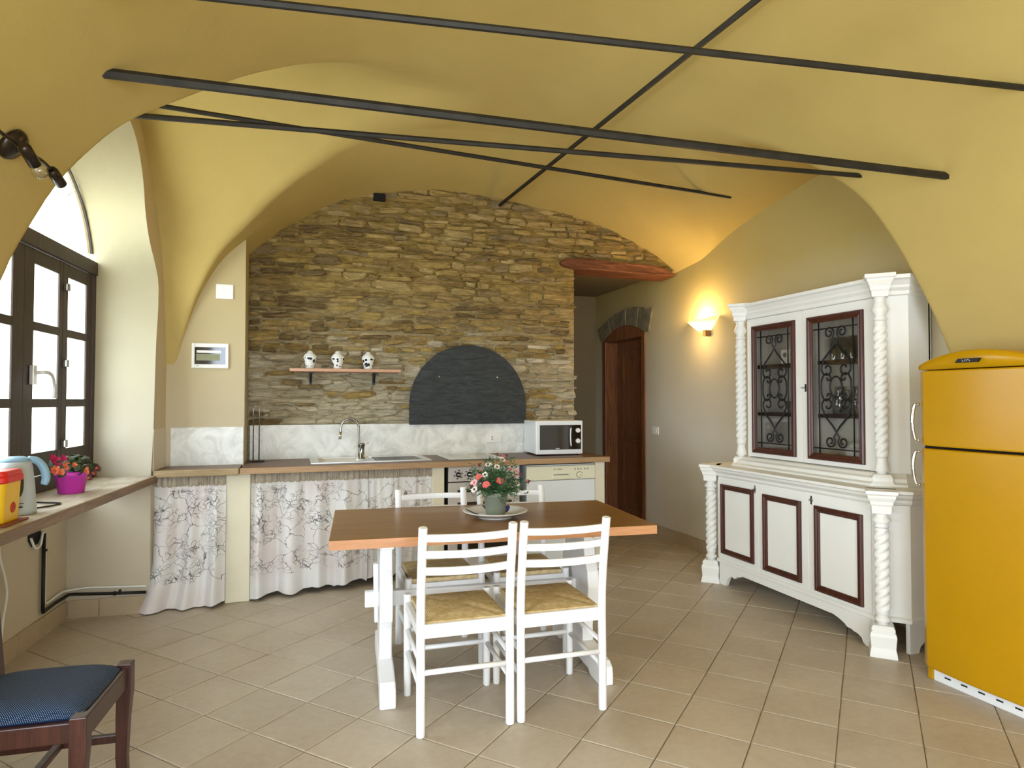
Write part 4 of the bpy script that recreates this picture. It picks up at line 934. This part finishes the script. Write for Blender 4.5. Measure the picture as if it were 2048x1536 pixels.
# twisted columns
def column(u, v, z0, z1, r, lab):
    t0 = z0 + (z1 - z0) * .10; t1 = z0 + (z1 - z0) * .86
    lower = [(r*.72,z0),(r*.72,z0+.012),(r*1.1,z0+.02),(r*1.0,z0+.035),(r*.75,t0-.02),(r*.85,t0)]
    Hh = z1 - t1
    upper = [(r*.85,t1),(r*1.05,t1+Hh*.10),(r*.8,t1+Hh*.18),(r*.8,t1+Hh*.25),(r*1.25,t1+Hh*.42),(r*1.2,t1+Hh*.52),(r*.85,t1+Hh*.72),(r*.8,t1+Hh*.85),(r*.95,z1)]
    m = MB(); m.lathe(lower, 20, (u,v,0)); m.lathe(upper, 20, (u,v,0))
    nz = int((t1 - t0) / .006)
    def tw(i, j):
        a = 2 * math.pi * i; z_ = t0 + (t1 - t0) * j; e = min(1, min(j, 1 - j) * 16); rr_ = r * (.90 + .30 * e * abs(math.cos(1.5 * a - z_ * 66)) - .14 * e)
        return (u + rr_ * math.cos(a), v + rr_ * math.sin(a), z_)
    m.grid(30, nz, tw, True, True); return m.obj('twisted_column', M_hutch, hu, fix=False)
def sqblock(u, v, prof, name):
    """square block turned 45 degrees; prof = (half width, z)"""
    m = MB(); loft(m, [[(u - w*1.414, v, z_), (u, v - w*1.414, z_), (u + w*1.414, v, z_), (u, v + w*1.414, z_)] for w, z_ in prof]); return m.obj(name, M_hutch, hu, bevel=.002)
for v in (2.675, 4.172):
    u = 3.035; column(u, v, .165, .765, .038, '')
    sqblock(u, v, [(.066,0),(.064,.02),(.058,.05),(.060,.08),(.063,.11),(.060,.128),(.053,.136),(.056,.142),(.056,.152),(.048,.166)], 'column_plinth')
    sqblock(u, v, [(.046,.76),(.048,.80),(.054,.81),(.056,.825),(.066,.845),(.068,.86),(.076,.866),(.076,.884)], 'column_capital')
for v in (2.815, 4.03):
    u = 3.205; column(u, v, .945, 1.965, .036, '')
    sqblock(u, v, [(.060,.884),(.058,.90),(.050,.91),(.052,.93),(.042,.948)], 'column_plinth')
    sqblock(u, v, [(.042,1.96),(.044,1.99),(.050,2.0),(.052,2.02),(.066,2.05),(.068,2.06),(.078,2.068),(.078,2.088)], 'column_capital')
def rectframe(m, u, a0, a1, z0, z1, w, t):
    """picture-frame moulding with a raised round profile, facing -u"""
    prof = [(0,0),(0,.7),(.2,1.0),(.45,.9),(.6,.55),(.8,.65),(1,.35),(1,0)]
    ring = []
    for f, h in prof: d = f * w; ring.append([(u - h * t, a0 + d, z0 + d), (u - h * t, a1 - d, z0 + d), (u - h * t, a1 - d, z1 - d), (u - h * t, a0 + d, z1 - d)])
    m.add(sum(ring, []), [(k*4+i, k*4+(i+1)%4, (k+1)*4+(i+1)%4, (k+1)*4+i) for k in range(len(prof)-1) for i in range(4)])
# lower doors and middle panel
for a0, a1, z0, z1, nm, dz in ((3.70,4.055,.237,.748,'door',(3.655,4.10)),(3.262,3.605,.225,.735,'fixed_panel',(3.205,3.652)),(2.80,3.15,.213,.727,'door',(2.75,3.200))):
    dd = MB().box(BU-.006, BU+.01, dz[0], dz[1], .20, .79).obj(nm, M_hutch, hu, bevel=.002)
    m = MB(); rectframe(m, BU-.006, a0, a1, z0, z1, .038, .018); m.obj('moulding', M_mould, dd)
    if nm == 'door':
        kv = (a0 - .012) if a0 > 3.6 else (a1 + .028); e = MB(); e.lathe([(.012,0),(.012,.003),(.006,.006)], 12, (BU-.006,kv,.755), Matrix.Rotation(-R90,3,'Y')); e.tube([(BU-.012,kv,.755),(BU-.03,kv,.755)], .0025, 6); e.box(BU-.01,BU-.006,kv-.005,kv+.005,.728,.78); e.obj('key_plate', M_dchrome, dd)
# glazed doors with iron scroll grilles
def spiral(cx, cz, r0, r1, a0, a1, n=16): return [(cx + (r0 + (r1 - r0) * i / n) * math.cos(a0 + (a1 - a0) * i / n), cz + (r0 + (r1 - r0) * i / n) * math.sin(a0 + (a1 - a0) * i / n)) for i in range(n + 1)]
def grille(m, u, vc):
    zc = 1.452; r = .0055
    def T(p, mir): return [(u, vc - x * mir, zc + z_) for x, z_ in p]
    PI = math.pi
    for mir in (1, -1):
        for up in (1, -1):
            # heart scroll: curl near the middle line, straight run outwards, curl back in
            a = spiral(.050, .345, .012, .040, -PI*1.5, PI*1.25, 22)            # outer curl at the end of the grille
            tail = [(.0, .285), (.03, .245), (.075, .20), (.10, .175)]
            b = spiral(.068, .115, .052, .014, PI*.30, -PI*1.9, 24)
            pth = [(x, z_) for x, z_ in a] + tail + b
            pth = [(x, z_ * up) for x, z_ in pth]
            m.tube(smooth_path([(u, vc - x * mir, zc + z_) for x, z_ in pth], 1), r, 6)
        # side bow with curled ends beside the ring
        c = spiral(.062, .062, .008, .024, PI*1.6, -PI*.5 + .3, 14)
        bow = [(x, z_) for x, z_ in c][:12] + [(.065,.092)]
        path = spiral(.060,.055,.008,.022, PI*2.2, PI*.5, 12) + [(.075,.088),(.100,.075),(.115,.045),(.118,0),(.115,-.045),(.100,-.075),(.075,-.088)] + spiral(.060,-.055,.022,.008,-PI*.5,-PI*2.2,12)
        m.tube(smooth_path([(u, vc - x * mir, zc + z_) for x, z_ in path], 1), r, 6)
    m.tube([(u, vc + .047 * math.cos(a), zc + .066 * math.sin(a)) for a in np.linspace(0, 2*PI, 25)], r, 6, cap=False)
for a0, a1, nm in ((3.507,3.935,'left'),(2.955,3.397,'right')):
    z0, z1 = .985, 1.912; d0, d1 = (a0 - .06, a1 + .06) if nm == 'left' else (a0 - .085, a1 + .048)
    m = MB()
    for p0, p1, q0, q1 in ((d0,a0+.02,.955,1.968),(a1-.02,d1,.955,1.968),(a0+.02,a1-.02,.955,z0+.02),(a0+.02,a1-.02,z1-.02,1.968)): m.box(UU-.006, UU+.016, p0, p1, q0, q1)
    dd = m.obj('door', M_hutch, hu)
    m = MB(); rectframe(m, UU-.006, a0, a1, z0, z1, .042, .020); m.obj('moulding', M_mould, dd)
    MB().box(UU+.006,UU+.009,a0+.02,a1-.02,z0+.02,z1-.02).obj('pane', M_hglass, dd)
    m = MB(); vc = (a0 + a1) / 2; grille(m, UU, vc); hwid = (a1 - a0) / 2 - .042
    for x in (-.135, .135): m.tube([(UU,vc+x,z0+.03),(UU,vc+x,z1-.03)], .0045, 6)
    for z_ in (z0+.075, z1-.085): m.tube([(UU,vc-hwid,z_),(UU,vc+hwid,z_)], .0045, 6)
    m.obj('iron_grille', M_black, dd, fix=False)
    if nm == 'right':
        m = MB(); m.box(UU-.010,UU-.006,3.413,3.425,1.425,1.475); m.tube([(UU-.008,3.419,1.45),(UU-.045,3.419,1.45)], .003, 6); m.obj('key', M_dchrome, dd)
# glassware
def tumbler(lab, u, v, z_, r, h, grp='glasses on the dresser shelves', mat=M_glassware):
    o = MB().lathe([(0,.002),(r*.8,.0),(r*.82,.004),(r,h),(r-.002,h),(r*.78,.006),(0,.006)], 18, cap=False).obj('drinking_glass', mat, None, (u, v, z_)); return tag(o, lab, 'glass', grp)
tl = ['first tall glass from the left on the upper right shelf', 'second tall glass on the upper right shelf', 'third tall glass on the upper right shelf', 'fourth tall glass, just left of the dark cup']
for v, l_ in zip((3.33, 3.255, 3.18, 3.105), tl): tumbler(l_, 3.39, v, 1.630, .033, .15)
o = MB().lathe([(0,0),(.036,.0),(.042,.09),(.039,.09),(.034,.006),(0,.006)], 18, cap=False).obj('dark_cup', M_black, None, (3.38, 3.015, 1.630)); tag(o, 'dark cup on the upper right shelf of the dresser', 'cup')
for v, l_, r_ in ((3.29,'glass jug behind the left of the right grille',.055),(3.14,'wide glass jug behind the ring of the right grille',.065)):
    o = thing('glass_jug', l_, 'jug', (3.40, v, 1.277), 0); MB().lathe([(0,0),(r_*.8,0),(r_,.05),(r_*.95,.10),(r_*.6,.15),(r_*.65,.18),(r_*.62,.18),(r_*.56,.15),(r_*.9,.1),(0,.006)], 20, cap=False).obj('vessel', M_glassware, o)
    MB().tube(smooth_path([(0,-r_*.6,.16),(0,-r_*1.25,.15),(0,-r_*1.3,.08),(0,-r_*.95,.05)]), .006, 6).obj('handle', M_glassware, o)
o = MB().lathe([(0,0),(.05,0),(.09,.05),(.10,.085),(.097,.085),(.086,.05),(.0,.006)], 24, cap=False).obj('glass_bowl', M_glassware, None, (3.40, 3.66, 1.277)); tag(o, 'glass bowl on the lower left shelf of the dresser', 'bowl')
bx = thing('patterned_box', 'white box with dark motifs on the upper left shelf', 'box', (3.39, 3.64, 1.630)); MB().box(-.06,.06,-.11,.11,0,.10).obj('carton', M_porc, bx, bevel=.003)
for a in (-.07, 0, .07): MB().lathe([(.018,0),(.018,.001)], 10, (-.0605,a,.06), Matrix.Rotation(-R90,3,'Y')).obj('motif', M_greytxt, bx)
o = thing('soup_tureen', 'white lidded tureen at the bottom right of the dresser', 'tureen', (3.40, 3.12, .965)); MB().lathe([(.05,0),(.055,.01),(.10,.06),(.105,.10),(.10,.11)], 24).obj('bowl', M_porc, o); MB().lathe([(.102,.11),(.07,.14),(.02,.155),(.018,.17),(0,.175)], 20).obj('lid', M_porc, o)

# ------------------------------------------------------------------ fridge
fr_ = thing('fridge', 'mustard yellow retro fridge freezer at the right edge', 'fridge', (2.95, 1.797, 0))
Wf = .592
def bulge(v): t_ = v / Wf * 2 - 1; return -.018 * (1 - t_ * t_)
def slab(m, z0, z1, r=.03, d=.055):
    n = 15; f_, b_ = [], []
    for i in range(n):
        v = Wf * i / (n - 1); c_ = min(v, Wf - v); rd = 0 if c_ >= r else r - math.sqrt(max(0, r*r - (r - c_)**2)); f_.append((bulge(v) + rd, v)); b_.append((d, v))
    poly = f_ + b_[::-1]; m.prism(poly, lambda p: (p[0],p[1],z0), lambda p: (p[0],p[1],z1)); return m
MB().box(.058,.555,.006,Wf-.006,.075,1.50).obj('body', M_yellow, fr_, bevel=.012)
MB().box(.040,.062,.012,Wf-.012,.08,1.505).obj('door_seal', M_dark, fr_)
fd = slab(MB(), 1.146, 1.512).obj('freezer_door', M_yellow, fr_, bevel=.008, seg=3); ld_ = slab(MB(), .072, 1.134).obj('fridge_door', M_yellow, fr_, bevel=.010, seg=3)
m = MB(); n = 31; vs = []
for i in range(n):
    v = Wf * i / (n - 1); c_ = min(v, Wf - v); t_ = 2 * i / (n - 1) - 1; rd = 0 if c_ >= .03 else .03 - math.sqrt(max(0, .03**2 - (.03 - c_)**2))
    uf = bulge(v) + rd - .004; zt_ = 1.524 + .014 * (1 - abs(t_)**14) ** .5 + .062 * (1 - t_ * t_)
    vs += [(uf,v,1.518),(uf,v,zt_-.006),(uf+.012,v,zt_),(.30,v,zt_),(.555,v,zt_-.02),(.555,v,1.518)]
m.add(vs, [(i*6+k,(i+1)*6+k,(i+1)*6+(k+1)%6,i*6+(k+1)%6) for i in range(n-1) for k in range(6)] + [tuple(range(6)), tuple((n-1)*6+k for k in range(6))], True)
m.obj('top_lid', M_yellow, fr_)
bd = MB().prism([(.335,1.541),(.435,1.541),(.447,1.559),(.347,1.559)], lambda p: (-.046,Wf-p[0]+.10,p[1]), lambda p: (-.030,Wf-p[0]+.10,p[1])).obj('badge', M_black, fr_)
m = MB(); 
for k, (dx, sk_) in enumerate(((-.018,.006),(-.008,-.007),(.002,-.007),(.014,.004))): m.tube([(-.047,.308+dx-sk_/2,1.545),(-.047,.308+dx+sk_/2,1.555)], .0014, 4)
m.obj('badge_lettering', M_steel, bd, kind='stuff')
m = MB(); m.box(.045,.075,.03,Wf-.035,.0,.072); kp = m.obj('kick_plate', M_white, fr_, bevel=.004)
m = MB()
for k in range(6): m.box(.0435,.0455,.07+k*.08,.10+k*.08,.030,.037)
m.obj('vent_slots', M_dark, kp, kind='stuff')
MB().box(.04,.08,Wf-.035,Wf-.006,.0,.074).obj('foot', M_yellow, fr_, bevel=.006)
for par, z0, z1 in ((fd,1.17,1.35),(ld_,.95,1.115)):
    pts = smooth_path([(.02,Wf+.000,z1),(.012,Wf+.020,z1-.01),(.004,Wf+.026,(z0+z1)/2),(.012,Wf+.020,z0+.01),(.02,Wf,z0)], 5)
    MB().tube(pts, .0085, 8).obj('handle', M_chrome, par)

# ------------------------------------------------------------------ blue chair
bc = thing('upholstered_chair', 'dark mahogany chair with blue dotted seat, front left corner', 'chair', (-.735, 2.385, 0), math.radians(-95))
for sx in (-1, 1):
    x = sx * .192; s2 = .021
    def leg(m, prof):
        m.add(sum([[(cx-s,cy-s,z_),(cx+s,cy-s,z_),(cx+s,cy+s,z_),(cx-s,cy+s,z_)] for cx, cy, s, z_ in prof], []), [(k*4+i,k*4+(i+1)%4,(k+1)*4+(i+1)%4,(k+1)*4+i) for k in range(len(prof)-1) for i in range(4)] + [(3,2,1,0), tuple(len(prof)*4-4+i for i in range(4))]); return m
    leg(MB(), [(x,.198,.015,0),(x*.985,.188,.017,.15),(x*.99,.190,.0195,.28),(x,.194,.0225,.37),(x,.194,.0225,.468)]).obj('front_leg', M_dwood, bc, bevel=.003)
    leg(MB(), [(x*.93,-.235,.016,0),(x*.92,-.200,.018,.22),(x*.92,-.185,.020,.46),(x*.93,-.205,.019,.70),(x*.95,-.265,.015,.98)]).obj('rear_leg', M_dwood, bc, bevel=.003)
    MB().box(x-.012,x+.012,-.17,.175,.395,.452).obj('side_rail', M_dwood, bc, bevel=.003); MB().box(x-.010,x+.010,-.185,.178,.20,.228).obj('side_stretcher', M_dwood, bc, bevel=.003)
MB().box(-.172,.172,.182,.206,.388,.455).obj('front_rail', M_dwood, bc, bevel=.003); MB().box(-.16,.16,-.195,-.172,.395,.45).obj('rear_rail', M_dwood, bc, bevel=.003); MB().box(-.185,.185,-.012,.012,.203,.225).obj('cross_stretcher', M_dwood, bc, bevel=.003)
MB().box(-.17,.17,-.272,-.248,.90,.97).obj('top_rail', M_dwood, bc, bevel=.006); MB().box(-.17,.17,-.235,-.215,.66,.70).obj('back_rail', M_dwood, bc, bevel=.005)
def pad(i, j):
    x = i*2-1; y = j*2-1; w = .185 + .0 * y; ins = 1 - .5 * (abs(x*y)) ** 6
    return (x * w * (1 - .04 * abs(y)**6), y * .188 * (1 - .04 * abs(x)**6) + .003, .452 + .040 * (1 - x**4) ** .6 * (1 - y**4) ** .6 + .006)
m = MB(); m.grid(25, 25, pad); m.box(-.178,.178,-.178,.184,.44,.457); m.obj('seat_cushion', M_blue, bc)

# ------------------------------------------------------------------ things on the sill
fp = thing('flowering_pot_plant', 'magenta pot of orange and red begonias on the sill', 'potted plant', (-1.085, 3.995, .881), 0)
MB().lathe([(.056,0),(.060,.003),(.072,.088),(.076,.090),(.079,.113),(.075,.114),(.070,.10)], 28).obj('pot', M_pink, fp); MB().lathe([(.072,.098),(.03,.104),(0,.106)], 18, cap=False).obj('soil', M_soil, fp)
fo = MB(); r2 = random.Random(4)
for k in range(70):
    a = r2.uniform(0, 6.28); el = r2.uniform(.1, 1.4); R_ = r2.uniform(.05, .115); p = Vector((math.cos(a)*math.cos(el)*R_*1.15, math.sin(a)*math.cos(el)*R_*1.15, .10 + math.sin(el)*R_*.85))
    nrm = Vector((p.x, p.y, (p.z-.08))).normalized() + Vector((r2.uniform(-.5,.5), r2.uniform(-.5,.5), r2.uniform(-.3,.5))); nrm.normalize(); t1 = nrm.orthogonal().normalized(); t2 = nrm.cross(t1); s = r2.uniform(.018, .032)
    fo.add([p + (t1 * math.cos(b) + t2 * math.sin(b) * .8) * s + nrm * (.004 if q % 2 else -.003) for q, b in enumerate(np.linspace(0, 5.5, 7))], [(0,1,2,3,4,5,6)])
fo.obj('foliage', M_leaf2, fp, kind='stuff', fix=False)
for x, y, z_, c_, r_ in ((-.055,-.06,.165,'m',.030),(-.02,-.075,.185,'m',.022),(-.005,-.09,.145,'o',.024),(-.05,-.09,.125,'o',.028),(-.02,-.11,.118,'o',.022),(.03,-.085,.15,'o',.018),(.085,-.09,.12,'o',.022),(.115,-.07,.105,'x',.028),(.10,-.095,.085,'x',.022),(-.10,-.03,.125,'x',.018),(-.07,-.05,.185,'m',.024),(.125,-.05,.13,'x',.022)):
    flower((x, y, z_), (x * 2 + .3, y - .1, .12), r_, {'m': M_petm, 'o': M_peto, 'x': M_wilt}[c_], {'m': M_petm, 'o': M_petr, 'x': M_peto}[c_], fp, 7, cup_=.5)
kt = thing('electric_kettle', 'pale grey jug kettle with light blue handle on the sill', 'kettle', (-1.112, 3.33, .881), math.radians(-60))
MB().lathe([(.078,0),(.079,.012),(.076,.05),(.070,.13),(.062,.20),(.056,.225)], 28).obj('jug', M_kettle, kt)
MB().lathe([(.056,.225),(.050,.238),(.03,.246),(0,.248)], 24).obj('lid', M_kettleh, kt)
MB().tube(smooth_path([(.0,.045,.232),(0,.078,.222),(0,.102,.19),(0,.112,.145),(0,.104,.115)], 4), [.014,.015,.015,.016,.016,.016,.016,.017,.017,.017,.017,.017,.016,.016,.015,.014,.012], 10).obj('handle', M_kettleh, kt)
m = MB(); m.prism([(math.cos(a)*.016, .14+math.sin(a)*.06) for a in np.linspace(0,6.28,20)[:-1]], lambda p: (.060+ (0.14-p[1])*.12, p[0], p[1]), lambda p: (.074 + (0.14-p[1])*.12, p[0], p[1])); m.obj('water_window', M_darkglass, kt)
m = MB(); m.box(.072,.080,-.012,.012,.034,.040); m.box(.072,.080,-.015,.015,.050,.053); m.obj('switch_marks', M_black, kt, kind='stuff')
ck = MB().tube(smooth_path([L(1.33,.12,.885),L(1.24,.06,.885),L(1.17,.06,.885),L(1.13,.15,.885),L(1.08,.27,.886)],5), .004, 6).obj('kettle_cord', M_black); tag(ck, 'black kettle cord looping across the sill', 'cord')
cn = thing('yellow_canister', 'yellow plastic canister with red lid and tomato print on the sill', 'canister', (-1.112, 3.09, .889), math.radians(-4))
m = MB(); loft(m, [rr(-w,w,-w,w,.02,z_) for w, z_ in ((.070,0),(.072,.006),(.078,.165))]); m.obj('box', M_yellowbox, cn)
m = MB(); loft(m, [rr(-w,w,-w,w,.025,z_) for w, z_ in ((.080,.155),(.086,.160),(.086,.178),(.082,.186),(.082,.196),(.076,.203))]); m.box(-.03,.03,-.096,.096,.166,.18); m.obj('lid', M_red, cn, bevel=.003)
m = MB(); m.lathe([(.022,0),(.020,.0015),(0,.002)], 18, (.0742,.008,.055), Matrix.Rotation(R90,3,'Y')); m.obj('tomato_print', M_redtomato, cn)
tr = MB().box(-.095,.095,-.10,.10,0,.007).obj('tray', M_terra, None, (-1.112, 3.09, .881), math.radians(-4), bevel=.003); tag(tr, 'thin terracotta tray under the yellow canister', 'tray')

# ------------------------------------------------------------------ conduit, cables, wall hole
hp_ = [(.36,.67),(.505,.655),(.50,.585),(.46,.545),(.39,.55),(.36,.59)]
m = MB(); m.prism(hp_, lambda p: L(p[0],.474,p[1]), lambda p: L(p[0],.4795,p[1])); tag(m.obj('wall_hole', M_dark), 'dark rough hole in the wall just below the sill', 'hole')
cd = thing('conduit_pipe', 'dark conduit pipe running down and along the niche wall', 'pipe')
pts = [L(.352,.462,.60), L(.352,.462,.16), L(.35,.462,.145), L(.20,.462,.15), L(.03,.455,.152), L(.018,.43,.150), L(.018,.2,.140), L(.018,.02,.135)]
MB().tube(pts, .010, 8).obj('pipe', M_black, cd)
for p in (L(.345,.46,.50), L(.018,.20,.140), L(.018,.17,.15)): MB().lathe([(.014,-.006),(.014,.006)], 10, p, Matrix.Rotation(R90,3,'Y') if p[2] < .3 else None).obj('clip', M_black, cd)
wc = MB().tube(smooth_path([L(.50,.465,.60),L(.47,.455,.54),L(.41,.455,.545),L(.375,.46,.60),L(.335,.465,.58),L(.325,.465,.40),L(.325,.465,.22),L(.30,.462,.185),L(.15,.462,.19),L(.06,.455,.185),L(.015,.36,.185),L(.015,.2,.18),L(.015,.02,.175)], 4), .0065, 6).obj('white_cable', M_plastic); tag(wc, 'white cable clipped above the dark conduit pipe', 'cable')
wc = MB().tube(smooth_path([L(.90,.455,.83),L(.86,.455,.70),L(.83,.46,.58),L(.77,.462,.45),L(.755,.46,.36),L(.78,.462,.25),L(.80,.462,.12)], 4), .006, 6).obj('white_cable', M_plastic); tag(wc, 'loose white cable hanging behind the blue chair', 'cable')

# ------------------------------------------------------------------ spotlights on the vault
spf = thing('spotlight_bar', 'brown spotlight bar with two clear bulbs on the vault', 'spotlight', (0, 0, 0))
M_brz = flat('dark_bronze', '#3a3026', .3, .7, .5)
c0 = Vector((-.852, 2.48, 2.195)); nrm = Vector((.80, -.02, -.60)).normalized()
MB().lathe([(.055,0),(.054,.012),(.045,.024),(.012,.030)], 24, c0 - nrm * .006, Vector((0,0,1)).rotation_difference(nrm).to_matrix()).obj('canopy', M_brz, spf)
SPA, SPB, SPC, SPD = Vector((-.765,2.300,2.138)), Vector((-.752,2.362,2.100)), Vector((-.762,2.535,2.143)), Vector((-.752,2.603,2.116))
arm = smooth_path([(-.80,2.19,2.15),(-.80,2.245,2.148),(-.79,2.285,2.145),(-.775,2.36,2.135),(-.768,2.46,2.148),(-.762,2.535,2.143)], 5)
MB().tube(arm, .006, 8).obj('arm', M_brz, spf)
for a, b in ((SPA, SPB), (SPC, SPD)):
    hd_ = MB().tube([a, a.lerp(b,.15), b], [.014,.0185,.0185], 14).obj('head', M_brz, spf)
    d = (b - a).normalized(); MB().lathe([(.012,0),(.02,.012),(.024,.026),(.020,.040),(.0,.046)], 14, b, Vector((0,0,1)).rotation_difference(d).to_matrix(), cap=False).obj('bulb', M_glassware, hd_)
